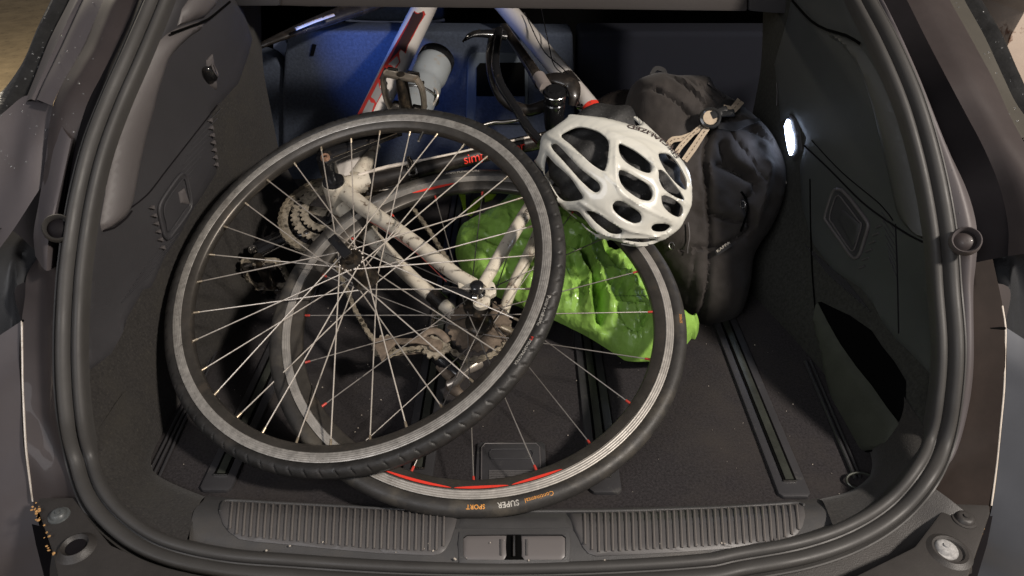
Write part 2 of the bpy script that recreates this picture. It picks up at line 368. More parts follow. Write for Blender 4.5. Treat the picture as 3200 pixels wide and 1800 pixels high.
# seal path (source pixels), |x| or z chosen for depth
LS=[(520,-80,'x',-.54),(491,0,'x',-.55),(416,177,'x',-.565),(354,317,'x',-.58),(301,457,'x',-.59),(264,599,'x',-.60),(240,736,'x',-.605),(222,900,'x',-.61),(215,1117,'x',-.61),(227,1304,'x',-.605),(255,1437,'x',-.60),(298,1555,'z',.055),(379,1648,'z',.040),(497,1720,'z',.030),(683,1766,'z',.022),(900,1785,'z',.018),(1250,1806,'z',.014),(1600,1812,'z',.012)]
RS=[(2660,-80,'x',.54),(2697,0,'x',.55),(2772,143,'x',.56),(2840,298,'x',.575),(2884,435,'x',.588),(2921,590,'x',.598),(2946,745,'x',.605),(2958,900,'x',.61),(2971,1086,'x',.61),(2961,1242,'x',.608),(2934,1384,'x',.60),(2884,1490,'z',.075),(2797,1590,'z',.045),(2673,1670,'z',.034),(2517,1726,'z',.028),(2300,1767,'z',.022),(2226,1795-12,'z',.020),(1950,1802,'z',.016),(1600,1812,'z',.012)]
def pt(q):
    u,v,k,a=q; return PX(u,v,a) if k=='x' else PZ(u,v,a)
SEAL=np.array([pt(q) for q in LS]+[pt(q) for q in RS[::-1][1:]])
nS=360; SEAL=spl(SEAL,nS)
ctr=np.array([0,1.05,.28])
Tn=np.gradient(SEAL,axis=0); Tn/=np.linalg.norm(Tn,axis=1)[:,None]
OUT=[]   # outward (away from opening), perpendicular to view-ish axis
FWD=nz((0,-.62,.78))
for i in range(nS):
    o=np.cross(Tn[i],FWD); o=nz(o)
    if o@(SEAL[i]-ctr)<0: o=-o
    OUT.append(o)
OUT=np.array(OUT); NF=np.cross(OUT,Tn); NF=np.array([n if n@FWD>0 else -n for n in NF])
def ring(off,up): return SEAL+OUT*off+NF*up
def sweep(profile): # profile list of (outward offset, height)
    V=[];Fc=[]; m=len(profile)
    for i in range(nS):
        for o,h in profile: V.append(SEAL[i]+OUT[i]*o+NF[i]*h)
    for i in range(nS-1):
        for k in range(m-1): Fc.append((i*m+k,i*m+k+1,(i+1)*m+k+1,(i+1)*m+k))
    return V,Fc
prof=[(-.021,-.012),(-.020,.002),(-.0165,.0075),(-.012,.0085),(-.008,.006),(-.006,.0015),(-.0045,.0015),(-.003,.007),(.001,.0125),(.006,.0145),(.0105,.0125),(.013,.007),(.0138,.002),(.0150,.002),(.0165,.005),(.019,.0055),(.0205,.001),(.021,-.014)]
pp=spl([(a,b,0) for a,b in prof],46)[:,:2]
put('door_seal',mesh('door_seal',*sweep(pp),m_seal),car,label='ribbed dark rubber seal running all round the boot opening')
# painted flange and gutter outside the seal
def bodyloft(name,curves,m,n=90,sub=4,label=None): return put(name,mesh(name,*loft(curves,n,sub),m),car,label=label)
iL=[i for i in range(nS) if SEAL[i][0]<0]; iR=[i for i in range(nS) if SEAL[i][0]>=0]
so=ring(.0185,-.004)
def cx(L,x): return [PX(u,v,x if np.isscalar(x) else x[i]) for i,(u,v) in enumerate(L)]
oL=[so[i] for i in iL][::4]
# ---- left body
D1=[so[i] for i in iL if SEAL[i][2]>.20]; 
D2=cx([(470,-90),(429,0),(373,124),(317,236),(273,323),(242,422),(217,528),(196,652),(186,730),(184,800),(186,900),(182,1000),(180,1120)],[-.60]*2+[-.61,-.62,-.63,-.64,-.645,-.65]+[-.65]*5)
D3=cx([(360,-80),(323,0),(261,143),(186,280),(168,330),(205,450),(180,559),(149,658),(134,764),(130,860),(128,940),(128,1010),(135,1120)],[-.66]*2+[-.67,-.68,-.68,-.66,-.67,-.68,-.68]+[-.68]*4)
bodyloft('gutter',[D1,D2],m_gutter,sub=3)
D2b=cx([(470,-90),(429,0),(373,124),(317,236),(273,323),(242,422),(217,528),(196,652),(186,730)],[-.60]*2+[-.61,-.62,-.63,-.64,-.645,-.65,-.65])
E3=cx([(370,-90),(323,0),(261,143),(190,272),(163,340),(150,430),(138,530),(120,640),(105,730)],[-.665]*2+[-.675,-.685,-.69,-.69,-.69,-.69,-.69])
mid=[(np.array(a)*.5+np.array(b)*.5)+np.array([0,-.004,.008]) for a,b in zip(spl(D2b,12),spl(E3,12))]
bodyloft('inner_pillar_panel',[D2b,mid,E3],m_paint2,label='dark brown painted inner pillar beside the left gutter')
E4=cx([(250,-80),(217,0),(155,124),(106,248),(75,323),(0,385),(-80,440)],[-.78]*7)
E3u=cx([(370,-90),(323,0),(261,143),(190,272),(163,330)],[-.665,-.665,-.675,-.685,-.69])
E4u=cx([(255,-90),(217,0),(155,124),(106,248),(75,323)],[-.77]*5)
r1=[(np.array(a)*.62+np.array(b)*.38)+np.array([0,-.006,.010]) for a,b in zip(spl(E3u,9),spl(E4u,9))]
r2=[(np.array(a)*.55+np.array(b)*.45)+np.array([0,.002,.003]) for a,b in zip(spl(E3u,9),spl(E4u,9))]
r3=[(np.array(a)*.45+np.array(b)*.55)+np.array([0,-.006,.010]) for a,b in zip(spl(E3u,9),spl(E4u,9))]
bodyloft('pillar_flange',[E3u,r1,r2,r3,E4u],m_paint,sub=5,label='mauve grey painted flange of the left rear pillar, wet with drops')
# lower step of left flange
Lk=cx([(170,300),(125,312),(78,300),(0,360),(-90,415)],[-.70,-.73,-.76,-.78,-.80])
Lm=cx([(158,400),(90,480),(40,560),(-20,640),(-90,720)],[-.70,-.72,-.74,-.76,-.78])
Ln=cx([(178,505),(105,620),(40,720),(-20,800),(-90,880)],[-.69,-.70,-.71,-.72,-.73])
lk2=[a+np.array([0,-.012,.004]) for a in spl(cx([(160,360),(105,410),(55,440),(-10,500),(-90,560)],[-.70,-.725,-.75,-.77,-.79]),5)]
bodyloft('quarter_step',[Lk,Lm,Ln],m_paint,sub=6,label='stepped mauve grey body pressing above the left tail lamp')
# ridge lit strip & quarter panel down to lamp
Q1=cx([(163,340),(150,430),(138,530),(120,640),(105,730),(110,800)],[-.69]*6)
Q0=cx([(242,422),(225,500),(205,590),(190,680),(184,760),(180,830)],[-.65]*6)
Qr=cx([(205,440),(185,530),(160,640),(140,720),(132,790),(130,850)],[-.655]*6)
bodyloft('pillar_ridge',[Q0,[a+np.array([.012,-.006,.006]) for a in map(np.array,Qr)],Q1],m_paint,sub=6,label='rounded mauve body ridge running down to the left bump stop')
Q2=cx([(-90,880),(-40,800),(20,740),(60,720),(90,720),(105,730)],[-.73,-.72,-.715,-.71,-.70,-.69])
# tail lamp housing (left)
def ellips(c,ax,seg=24,rings=14):
    V=[];Fc=[]
    for i in range(rings+1):
        a=math.pi*i/rings
        for j in range(seg):
            b=2*math.pi*j/seg; V.append((c[0]+ax[0]*math.sin(a)*math.cos(b),c[1]+ax[1]*math.sin(a)*math.sin(b),c[2]+ax[2]*math.cos(a)))
    for i in range(rings):
        for j in range(seg): k=(j+1)%seg; Fc.append((i*seg+j,(i+1)*seg+j,(i+1)*seg+k,i*seg+k))
    return V,Fc
T1=cx([(-90,710),(0,712),(40,722),(85,760),(118,800),(112,870)],[-.74,-.73,-.72,-.71,-.70,-.70])
T2=[a+np.array([0,-.02,.012]) for a in cx([(-90,760),(0,775),(40,790),(72,812),(84,850),(82,900)],[-.76,-.75,-.74,-.73,-.72,-.71])]
T3=cx([(-90,1110),(-40,1080),(0,1068),(30,1040),(52,1020),(66,1002)],[-.80,-.78,-.76,-.74,-.73,-.71])
bodyloft('tail_lamp',[T1,T2,T3],m_lens,sub=6,label='smoky dark tail lamp housing at the left edge')
# lower left side: dark panel between seal and quarter, quarter skin
H1=[so[i] for i in iL if .03<SEAL[i][2]<.33 and SEAL[i][0]<-.5]
H2=cx([(120,800),(84,860),(78,930),(68,1006),(71,1210),(81,1397),(92,1490),(102,1565),(112,1600)],[-.70]*4+[-.69,-.68,-.675,-.67,-.665])
hm=[(np.array(a)*.5+np.array(b)*.5)+np.array([0,.006,-.006]) for a,b in zip(spl(H1,14),spl(H2,14))]
bodyloft('side_sill_panel',[H1,hm,H2],m_paint2,label='dark painted shut panel below the left tail lamp')
def rod(name,P,r,m,label=None,parent=None,seg=8,n=None):
    P=spl(P,n) if n else P
    return put(name,mesh(name,*tube(P,r,seg),m),parent or car,label=label)
rod('panel_edge',cx([(68,1003),(70,1100),(72,1210),(81,1397),(92,1490),(103,1567)],[-.70,-.695,-.69,-.68,-.675,-.67]),.0016,m_spoke,'bright gap edge of the left rear quarter panel',n=30)
H3=cx([(66,1004),(60,1100),(64,1210),(74,1397),(88,1490),(103,1565),(125,1650),(150,1730),(190,1860)],[-.705]*2+[-.695,-.69,-.68,-.675,-.66,-.65,-.63])
H4=cx([(-130,1140),(-130,1250),(-130,1350),(-130,1450),(-130,1550),(-130,1640),(-130,1730),(-100,1800),(-60,1900)],[-.83]*9)
hq=[(np.array(a)*.5+np.array(b)*.5)+np.array([-.0,-.022,.006]) for a,b in zip(spl(H3,14),spl(H4,14))]
bodyloft('quarter_panel',[H3,hq,H4],m_paint,label='mauve grey rear quarter skin at the lower left')
H5=cx([(-120,1130),(-60,1095),(0,1075),(40,1035),(66,1008)],[-.8,-.78,-.76,-.74,-.71])
rod('panel_gap',H5,.0022,m_hole,n=20)
m_paintR=mat('olive_grey_paint',(.060,.055,.046),.55,metal=.1,var=.15,vs=4,coat=.05,rv=.08,bump=.05,bs=600)
# ---- right body (mirrored logic with its own pixels)
K1=[so[i] for i in iR if SEAL[i][2]>.06][::-1]
K2=cx([(2710,-80),(2756,0),(2846,205),(2921,385),(2977,497),(3020,590),(3045,671),(3055,745),(3050,820),(3042,900),(3042,1148),(3022,1300),(2985,1430),(2945,1530)],[.575,.58,.60,.62,.635,.645,.65,.65,.65,.65,.65,.65,.64,.63])
km=[(np.array(a)*.5+np.array(b)*.5)+np.array([0,-.004,.009]) for a,b in zip(spl(K1,20),spl(K2,20))]
bodyloft('opening_flange',[K1,km,K2],m_paint,sub=5,label='pale mauve painted lip outside the right hand seal, wet with drops')
K3=cx([(2790,-80),(2834,0),(2896,124),(2971,267),(3014,348),(3076,466),(3126,590),(3151,714),(3150,800)],[.64,.64,.645,.65,.66,.67,.68,.68,.68])
K2u=cx([(2710,-80),(2756,0),(2846,205),(2921,385),(2977,497),(3020,590),(3045,671),(3055,745),(3050,820)],[.60,.605,.62,.635,.645,.65,.655,.655,.655])
bodyloft('gutter',[K2u,K3],m_gutter,sub=3)
K4=cx([(2930,-80),(2968,0),(3040,130),(3110,260),(3160,370),(3215,470),(3290,600),(3330,700),(3330,800)],[.72]*9)
kk=[(np.array(a)*.6+np.array(b)*.4)+np.array([0,-.006,.008]) for a,b in zip(spl(K3,14),spl(K4,14))]
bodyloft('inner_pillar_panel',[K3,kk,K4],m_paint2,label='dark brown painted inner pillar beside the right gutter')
K5=cx([(2975,-80),(3014,0),(3076,112),(3139,248),(3180,330),(3260,430)],[.79]*6)
K4u=cx([(2860,-80),(2902,0),(2975,130),(3040,262),(3085,360),(3140,450)],[.72]*6)
q1=[(np.array(a)*.62+np.array(b)*.38)+np.array([0,-.006,.009]) for a,b in zip(spl(K4u,9),spl(K5,9))]
q2=[(np.array(a)*.52+np.array(b)*.48)+np.array([0,.002,.001]) for a,b in zip(spl(K4u,9),spl(K5,9))]
bodyloft('pillar_flange',[K4u,q1,q2,K5],m_paintR,sub=5,label='olive grey painted flange of the right rear pillar, wet with drops')
Kj=cx([(3070,340),(3110,352),(3150,380),(3200,395),(3290,430)],[.735,.75,.765,.78,.80])
Kl=cx([(3085,430),(3130,480),(3165,520),(3210,580),(3290,660)],[.72,.735,.75,.76,.78])
Kn=cx([(3100,520),(3150,600),(3190,680),(3240,760),(3300,850)],[.71,.715,.72,.73,.74])
bodyloft('quarter_step',[Kj,Kl,Kn],m_paintR,sub=6,label='stepped olive grey body pressing above the right tail lamp')
U1=cx([(3290,712),(3200,722),(3165,735),(3120,770),(3090,800),(3088,880)],[.74,.73,.72,.71,.705,.70])
U2=[a+np.array([0,-.02,.012]) for a in cx([(3290,770),(3200,780),(3170,795),(3135,815),(3122,850),(3120,900)],[.76,.75,.74,.73,.72,.71])]
U3=cx([(3330,1120),(3260,1090),(3200,1075),(3170,1050),(3152,1030),(3140,1018)],[.80,.78,.76,.74,.73,.71])
bodyloft('tail_lamp',[U1,U2,U3],m_lens,sub=6,label='smoky dark tail lamp housing at the right edge')
G1=[so[i] for i in iR if .035<SEAL[i][2]<.42][::-1]
G2=cx([(3060,620),(3085,730),(3100,800),(3130,940),(3142,1024),(3138,1210),(3114,1459),(3095,1590),(3088,1620)],[.70]*5+[.695,.685,.675,.67])
gm=[(np.array(a)*.5+np.array(b)*.5)+np.array([0,.008,-.006]) for a,b in zip(spl(G1,14),spl(G2,14))]
bodyloft('side_sill_panel',[G1,gm,G2],mat('brown_black_paint',(.017,.012,.010),.8,var=.35,vs=6,spec=.2),label='dark brown shut panel below the right tail lamp')
rod('panel_edge',cx([(3132,956),(3142,1024),(3140,1120),(3138,1210),(3126,1340),(3114,1459),(3098,1580)],[.70,.70,.698,.695,.69,.685,.675]),.0013,m_cable,'pale gap edge of the right rear quarter panel',n=30)
J3=cx([(3145,1024),(3146,1120),(3142,1210),(3118,1459),(3099,1590),(3070,1680),(3030,1760),(2990,1860)],[.705,.70,.70,.69,.68,.67,.66,.64])
J4=cx([(3330,1150),(3330,1250),(3330,1350),(3330,1500),(3330,1600),(3330,1700),(3330,1800),(3300,1900)],[.83]*8)
bodyloft('quarter_panel',[J3,[(np.array(a)*.5+np.array(b)*.5)+np.array([0,-.022,.006]) for a,b in zip(spl(J3,12),spl(J4,12))],J4],mat('blue_grey_paint',(.062,.066,.076),.34,metal=.35,var=.12,vs=4,coat=.25),label='blue grey looking rear quarter skin at the lower right')
rod('panel_gap',cx([(2975+68,1024),(3090,1026),(3142,1026)],[.66,.68,.70]),.0022,m_hole)
rod('panel_gap',cx([(185,1003),(130,1000),(68,1003)],[-.66,-.68,-.70]),.0022,m_hole)
# window rubbers with drops
def strip(name,P,r,m,label=None): return put(name,mesh(name,*tube(spl(P,40),r,10,flat=.5),m),car,label=label)
put('window_rubber',mesh('window_rubber',*loft([cx([(255,-90),(217,0),(155,124),(106,248),(75,323),(0,388),(-90,440)],[-.78]*7),[a+np.array([0,-.014,.01]) for a in cx([(225,-90),(190,0),(140,100),(95,215),(35,330),(-20,380),(-90,430)],[-.80]*7)],cx([(190,-90),(163,0),(124,106),(81,180),(0,290),(-90,330)],[-.82]*6)],60,5),m_rub),car,label='wet black rubber strip along the left window edge')
put('window_rubber',mesh('window_rubber',*loft([cx([(2975,-80),(3014,0),(3076,112),(3139,248),(3180,330),(3260,430)],[.79]*6),[a+np.array([0,-.014,.01]) for a in cx([(3000,-80),(3050,20),(3105,115),(3160,240),(3200,320),(3290,420)],[.81]*6)],cx([(3020,-80),(3062,10),(3120,125),(3160,220),(3195,290),(3290,380)],[.83]*6)],60,5),m_rub),car,label='wet black rubber strip along the right window edge')
# bump stops (rings)
def stop(name,c,n,r,m1,m2,label):
    o=put(name,mesh(name,*xf(lathe([(r*.72,-.006),(r*.78,.002),(r*.9,.006),(r,.003),(r*1.04,-.006)],32),TR(c,n)),m1),car,label=label)
    put('plug',mesh('plug',*xf(lathe([(.0001,.001),(r*.3,.0015),(r*.55,-.002),(r*.74,-.005)],28),TR(c,n)),m2),o)
stop('bump_stop',PX(180,712,-.625),nz((.35,-.6,.6)),.019,m_seal,m_gutter,'round rubber bump stop on the left pillar')
stop('bump_stop',PX(3018,752,.615),nz((-.35,-.6,.6)),.019,m_paint,m_paint2,'ringed round bump stop on the right pillar')
# corner brackets
def bracket(px,z,side,bolts,label):
    z=.05
    P=[PZ(u,v,z) for u,v in px]
    o=put('bumper_corner',mesh('bumper_corner',*prism(P,(0,0,-.03),.003),m_brk),car,label=label)
    for (u,v,r,kind) in bolts:
        c=PZ(u,v,z+.001)
        if kind=='pit':
            put('socket',mesh('socket',*xf(lathe([(.0001,-.002),(r*.55,-.001),(r*.8,.002),(r*.98,.0065),(r*1.12,.005),(r*1.3,.0006),(r*1.45,-.001)],32),TR(c+np.array([0,0,.0]))),m_brk),o)
            put('socket_well',mesh('socket_well',*xf(lathe([(.0001,.0012),(r*.72,.0022)],28),TR(c)),m_gutter),o)
        else:
            put('bolt',mesh('bolt',*xf(lathe([(.0001,.008),(r*.25,.008),(r*.3,.006),(r*.6,.0065),(r*.85,.005),(r,.001),(r*1.25,.0005),(r*1.3,-.001)],28),TR(c)),mat('bolt_grey',(.075,.08,.08),.4,var=.3,vs=150) if kind=='bolt' else (mat('worn_white_rubber',(.27,.265,.26),.7,var=.4,vs=260) if kind=='white' else m_brk)),o)
    return o
bracket([(118,1555),(240,1553),(262,1600),(345,1702),(497,1770),(640,1800),(760,1822),(760,1900),(200,1900),(168,1738),(143,1664),(115,1583)],.02,-1,[(184,1610,.0105,'bolt'),(238,1712,.0165,'pit')],'black plastic bumper corner with a socket and bolt, bottom left')
bracket([(2958,1572),(3092,1577),(3095,1602),(3027,1800),(3000,1900),(2480,1900),(2480,1830),(2673,1800),(2859,1708),(2921,1627)],.02,1,[(3014,1622,.012,'dark'),(2952,1714,.0125,'white'),(2968,1722,.026,'pit0')][:2],'black plastic bumper corner with a pale round buffer, bottom right')
for q_,P_ in (('left',[(82,1552),(300,1560),(560,1800),(560,1960),(186,1960),(150,1850),(112,1700)]),('right',[(3112,1560),(2900,1570),(2600,1790),(2600,1960),(3000,1960),(3040,1850),(3085,1700)])):
    put('bumper_core',mesh('bumper_core',*prism([PZ(u,v,-.004) for u,v in P_],(0,0,-.03)),m_gutter),car,label='dark bumper core under the %s corner piece'%q_)
lp=xf(lathe([(.015,-.002),(.017,.002),(.021,.003),(.027,-.001)],40),TR(PZ(2968,1722,.051)))
put('buffer_seat',mesh('buffer_seat',*lp,m_brk),car)
# bumper top outside the seal
B1=[so[i] for i in range(nS) if abs(SEAL[i][0])<.56 and SEAL[i][2]<.08]
B2=[p+np.array([0,-.05,-.015]) if abs(p[0])<.4 else p+np.array([np.sign(p[0])*.03,-.04,-.012]) for p in B1]
B3=[p+np.array([0,-.07,-.09]) for p in B2]
bodyloft('bumper_top',[B1,B2,B3],m_brk,n=100,label='black bumper step under the boot opening')
bl_=[so[i]+np.array([.004,.06,-.03]) for i in iL if .05<SEAL[i][2]<.40]
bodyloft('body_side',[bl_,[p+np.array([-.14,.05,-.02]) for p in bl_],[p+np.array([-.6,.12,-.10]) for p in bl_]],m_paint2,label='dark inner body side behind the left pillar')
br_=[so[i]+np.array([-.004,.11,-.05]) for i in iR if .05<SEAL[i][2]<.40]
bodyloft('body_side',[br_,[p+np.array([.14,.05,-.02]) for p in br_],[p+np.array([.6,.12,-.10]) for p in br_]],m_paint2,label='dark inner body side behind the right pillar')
# ---- inner liner left and right
si=ring(-.019,.000)
def liner(side):
    s=-1 if side=='L' else 1
    idx=[i for i in (iL if s<0 else iR[::-1]) if SEAL[i][2]>.09 and abs(SEAL[i][0])>.5]
    A=spl([si[i] for i in idx],50); ye=1.475; rows=[]
    for a in A:
        rows.append([a]+[np.array([s*wx(y,a[2]),y,a[2]]) for y in np.linspace(a[1]+.03,ye,26)])
    zl=A[-1][2]; y0=A[-1][1]
    for f in np.linspace(.9,0,8):
        z=zl*f; ys_=y0+(.80-y0)*min(1,(1-f)*3)
        rows.append([np.array([s*wx(y,z),y,z]) for y in [ys_]+list(np.linspace(ys_+.03,ye,26))])
    rows=[[p+np.array([0,.10,.25]) for p in rows[0]]]+rows
    n=len(rows[0]); V=[p for r in rows for p in r]; Fc=[]
    for i in range(len(rows)-1):
        for k in range(n-1): Fc.append((i*n+k,i*n+k+1,(i+1)*n+k+1,(i+1)*n+k))
    return V,Fc
put('side_carpet',mesh('side_carpet',*liner('L'),m_carpetw),car,label='grey carpet lining on the left side wall of the boot')
put('side_carpet',mesh('side_carpet',*liner('R'),mat('dark_wall_carpet',(.036,.036,.032),.95,bump=1,bs=520,var=.35,vs=180,spec=.1)),car,label='dark carpet lining on the right side wall of the boot')
# corner carpets between seal and floor
def corner(side):
    q=-1 if side=='L' else 1
    a=[si[i] for i in (iL if q<0 else iR[::-1]) if SEAL[i][2]<.10 and abs(SEAL[i][0])>.425]
    near=spl(a,50)
    vert=[np.array([q*(wx(.81,z)-.001),.81,z]) for z in (.095,.07,.045,.02,.004)]
    fl=[(474,1425),(478,1470),(505,1493),(560,1520),(640,1552)] if q<0 else [(2722,1425),(2722,1475),(2695,1510),(2640,1540),(2560,1560)]
    far=spl(vert+[PZ(u,v,.006 if i<4 else .012) for i,(u,v) in enumerate(fl)],50)
    midc=(near*.6+far*.4)+np.array([0,-.003,.004]); m2=(near*.2+far*.8)+np.array([0,0,.006])
    return loft([near,midc,m2,far],60,6)
put('corner_carpet',mesh('corner_carpet',*corner('L'),m_carpetw),car,label='worn carpet wrapping the left front corner of the boot')
put('corner_carpet',mesh('corner_carpet',*corner('R'),m_carpetw),car,label='carpet wrapping the right front corner of the boot')
# floor
put('boot_floor',mesh('boot_floor',[(-.62,.60,0),(.62,.60,0),(.62,2.0,0),(-.62,2.0,0)],[(0,1,2,3)],m_carpet),car,label='black carpeted boot floor')
# sill
near=[si[i] for i in range(nS) if abs(SEAL[i][0])<.452 and SEAL[i][2]<.07]
far=[PZ(u,v,.004) for u,v in [(640,1549),(760,1560),(1000,1573),(1300,1585),(1600,1590),(1900,1588),(2226,1579),(2450,1566),(2560,1556)]]
far2=[PZ(u,v,.016) for u,v in [(636,1562),(760,1572),(1000,1586),(1300,1599),(1600,1604),(1900,1602),(2226,1593),(2450,1578),(2570,1568)]]
crest=[PZ(u,v,.030) for u,v in [(606,1598),(760,1610),(1000,1624),(1300,1640),(1600,1646),(1900,1642),(2226,1630),(2450,1612),(2604,1598)]]
c3=[PZ(u,v,.030) for u,v in [(594,1660),(760,1672),(1000,1690),(1300,1704),(1600,1708),(1900,1706),(2226,1692),(2450,1672),(2618,1655)]]
c4=[PZ(u,v,.024) for u,v in [(582,1716),(760,1732),(1000,1752),(1300,1766),(1600,1770),(1900,1766),(2226,1752),(2450,1732),(2628,1712)]]
sillg=loft([far,far2,crest,c3,c4,near],120,6)
put('sill_trim',mesh('sill_trim',*sillg,m_sill),car,label='dark plastic loading sill along the front of the boot')
sb=BVHTree.FromPolygons([Vector(v) for v in sillg[0]],[tuple(f) for f in sillg[1]])
def sillhit(u,v):
    d=dr(u,v); r=sb.ray_cast(Vector(CAM),Vector(d))
    if r[0] is None: return PZ(u,v,.02),np.array([0,0,1.])
    n=np.array(r[1]); n=n if n[2]>0 else -n
    return np.array(r[0]),n
Lp=[(690,1580),(702,1569),(860,1577),(1027,1586),(1230,1596),(1433,1603),(1422,1648),(1408,1690),(1394,1716),(1378,1731),(1355,1737),(1198,1731),(1040,1717),(899,1703),(790,1693),(749,1686),(718,1665),(698,1640),(685,1605)]
Rp=[(1773,1606),(2000,1600),(2226,1591),(2400,1582),(2495,1577),(2512,1588),(2516,1613),(2508,1645),(2492,1668),(2465,1687),(2425,1703),(2300,1713),(2141,1725),(2000,1733),(1863,1739),(1838,1730),(1822,1712),(1795,1660)]
m_ribw=mat('worn_rib_plastic',(.115,.105,.098),.32)
def pad(P,xs,label,bright):
    o=put('scuff_plate',mesh('scuff_plate',*drape(P,sillhit,12,.004,.0035,edge=(7,.002)),m_pad),car,label=label)
    poly=np.array(P,float)
    for x in xs:
        vs=np.arange(1560,1745,1.5); ins=inpoly(np.stack([np.full(len(vs),x),vs],1),poly); 
        if ins.sum()<8: continue
        va=vs[ins].min()+9; vb=vs[ins].max()-10
        if vb-va<12: continue
        Q=[]
        for t in np.linspace(0,1,6):
            v=va+(vb-va)*t; p,n=sillhit(x+ (x-1600)*.00006*(v-1600),v); Q.append(p+n*.0042)
        g_=tube(Q,.0017,6,up=(0,0,1),flat=1.1)
        put('rib',mesh('rib',*g_,m_ribw),o)
    return o
pad(Lp,[724+21.4*k for k in range(32)],'ribbed scuff plate on the left half of the sill',1)
pad(Rp,[1826+21.4*k for k in range(32)],'ribbed scuff plate on the right half of the sill',0)
rod('sill_edge',[sillhit(u,v)[0]+np.array([0,0,.0015]) for u,v in [(690,1600),(694,1580),(707,1567),(860,1574),(1027,1583),(1300,1597),(1500,1601),(1700,1600),(1900,1599),(2226,1590),(2400,1580),(2495,1574),(2512,1580)]],.0022,m_sill,'fine raised edge along the rear of the sill',n=120)
# catch recess
c0=drape([(1436,1664),(1600,1662),(1778,1664),(1782,1700),(1778,1762),(1600,1764),(1436,1762),(1432,1700)],sillhit,14,.003,.0028,holes=[[(1448,1682),(1460,1674),(1600,1673),(1756,1674),(1768,1682),(1768,1740),(1758,1751),(1600,1752),(1458,1751),(1448,1740)]],edge=(4,.001))
lt=put('latch_trim',mesh('latch_trim',*c0,m_sill),car,label='moulded surround of the boot latch in the middle of the sill')
m_cup=mat('latch_cup_plastic',(.115,.105,.102),.40)
put('latch_well',mesh('latch_well',*drape([(1446,1672),(1770,1672),(1770,1754),(1446,1754)],sillhit,14,.002,.0008),m_hole),lt)
for px in ([(1448,1684),(1460,1675),(1583,1674),(1583,1738),(1574,1751),(1462,1751),(1448,1742)],[(1628,1674),(1756,1675),(1768,1684),(1768,1742),(1756,1751),(1640,1751),(1629,1740)]):
    put('latch_cup',mesh('latch_cup',*drape(px,sillhit,9,.003,.0022,edge=(9,.0016)),m_cup),lt)
put('latch_slot',mesh('latch_slot',*drape([(1584,1673),(1627,1673),(1628,1752),(1584,1752)],sillhit,12,.002,.0014),m_hole),lt)
put('striker_pin',mesh('striker_pin',*tube([sillhit(1607,v)[0]+np.array([0,0,.005]) for v in (1682,1700,1725,1746)],.0016,8),m_steel),lt)
for x in (1566,1646):
    put('latch_rib',mesh('latch_rib',*tube([sillhit(x,v)[0]+np.array([0,0,.003]) for v in (1690,1712,1740)],.0014,6),m_pad),lt)
put('sill_step',mesh('sill_step',*drape([(1440,1612),(1600,1614),(1766,1612),(1782,1650),(1600,1652),(1424,1652)],sillhit,14,.003,.0022,edge=(8,.0015)),m_sill),lt)
# ---- floor rails
def rail(x,y0,y1,w,name='load_rail',label=None,end=True):
    a=math.radians(.75)
    pts=[(x-w,y0+.006),(x-w+.006,y0),(x+w-.006,y0),(x+w,y0+.006),(x+w+.012,y1),(x-w+.012,y1)]
    o=put(name,mesh(name,*prism([(p[0],p[1],.006) for p in pts],(0,0,-.010),.003),m_rail),car,label=label)
    put('slot',mesh('slot',*prism([(x-.010,y0+.028,.0075),(x+.010,y0+.028,.0075),(x+.020,y1,.0075),(x,y1,.0075)],(0,0,-.003)),m_hole),o)
    put('slot_insert',mesh('slot_insert',*prism([(x-.006,y0+.03,.0088),(x+.006,y0+.03,.0088),(x+.016,y1,.0088),(x+.004,y1,.0088)],(0,0,-.002),.0006),m_railmetal),o)
    put('slot_end',mesh('slot_end',*box(.020,.002,.0016,(x,y0+.0275,.0082)),m_steel),o)
    return o
for u,v,l in ((672,1540,'leftmost load rail'),(1300,1520,'load rail second from the left, under the wheels'),(1894,1547,'load rail third from the left'),(2485,1560,'rightmost load rail')):
    p=PZ(u,v,0); rail(p[0],p[1],1.72,.0235,label=l+' in the boot floor')
def floorpoly(name,P,h,m,parent=None,bev=.001,label=None,th=.006):
    return put(name,mesh(name,*prism([PZ(u,v,h) for u,v in P],(0,0,-th),bev),m),parent or car,label=label)
hp=floorpoly('floor_handle',[(1492,1386),(1502,1381),(1696,1381),(1704,1388),(1709,1526),(1484,1526)],.0045,m_rail,label='black pull handle plate set in the middle of the boot floor')
floorpoly('handle_flap',[(1504,1502),(1505,1398),(1516,1386),(1676,1386),(1686,1398),(1690,1502)],.0075,m_rail,hp)
Q=[PZ(u,v,.0082) for u,v in smoothpoly([(1529,1418),(1534,1408),(1546,1404),(1650,1404),(1661,1408),(1666,1418),(1661,1430),(1650,1434),(1546,1434),(1534,1430)],4)]
put('finger_slot',mesh('finger_slot',*tube(Q,.0011,6,closed=True),m_rail),hp)
Q=[PZ(u,v,.0072) for u,v in [(1504,1502),(1505,1398),(1516,1386),(1676,1386),(1686,1398),(1690,1502)]]
put('flap_edge',mesh('flap_edge',*tube(Q,.0010,6),m_trimL),hp)
for k in range(6):
    v=1471+k*5.2; put('grip_rib',mesh('grip_rib',*tube([PZ(1528,v,.0080),PZ(1664,v,.0080)],.0011,6),m_pad),hp)
for px in ([(466,1478),(562,1285)],[(480,1484),(574,1290)],[(497,1490),(586,1295)]):
    a,b=PZ(*px[0],.003),PZ(*px[1],.003); b=a+(b-a)*3; rod('floor_trim_strip',[a,b],.0022,m_rail,'thin trim strip along the left edge of the floor')
a,b=PZ(2517,1130,.004),PZ(2673,1496,.004); rod('floor_trim_strip',[a,b],.0030,m_rail,'thin trim strip along the right edge of the floor')
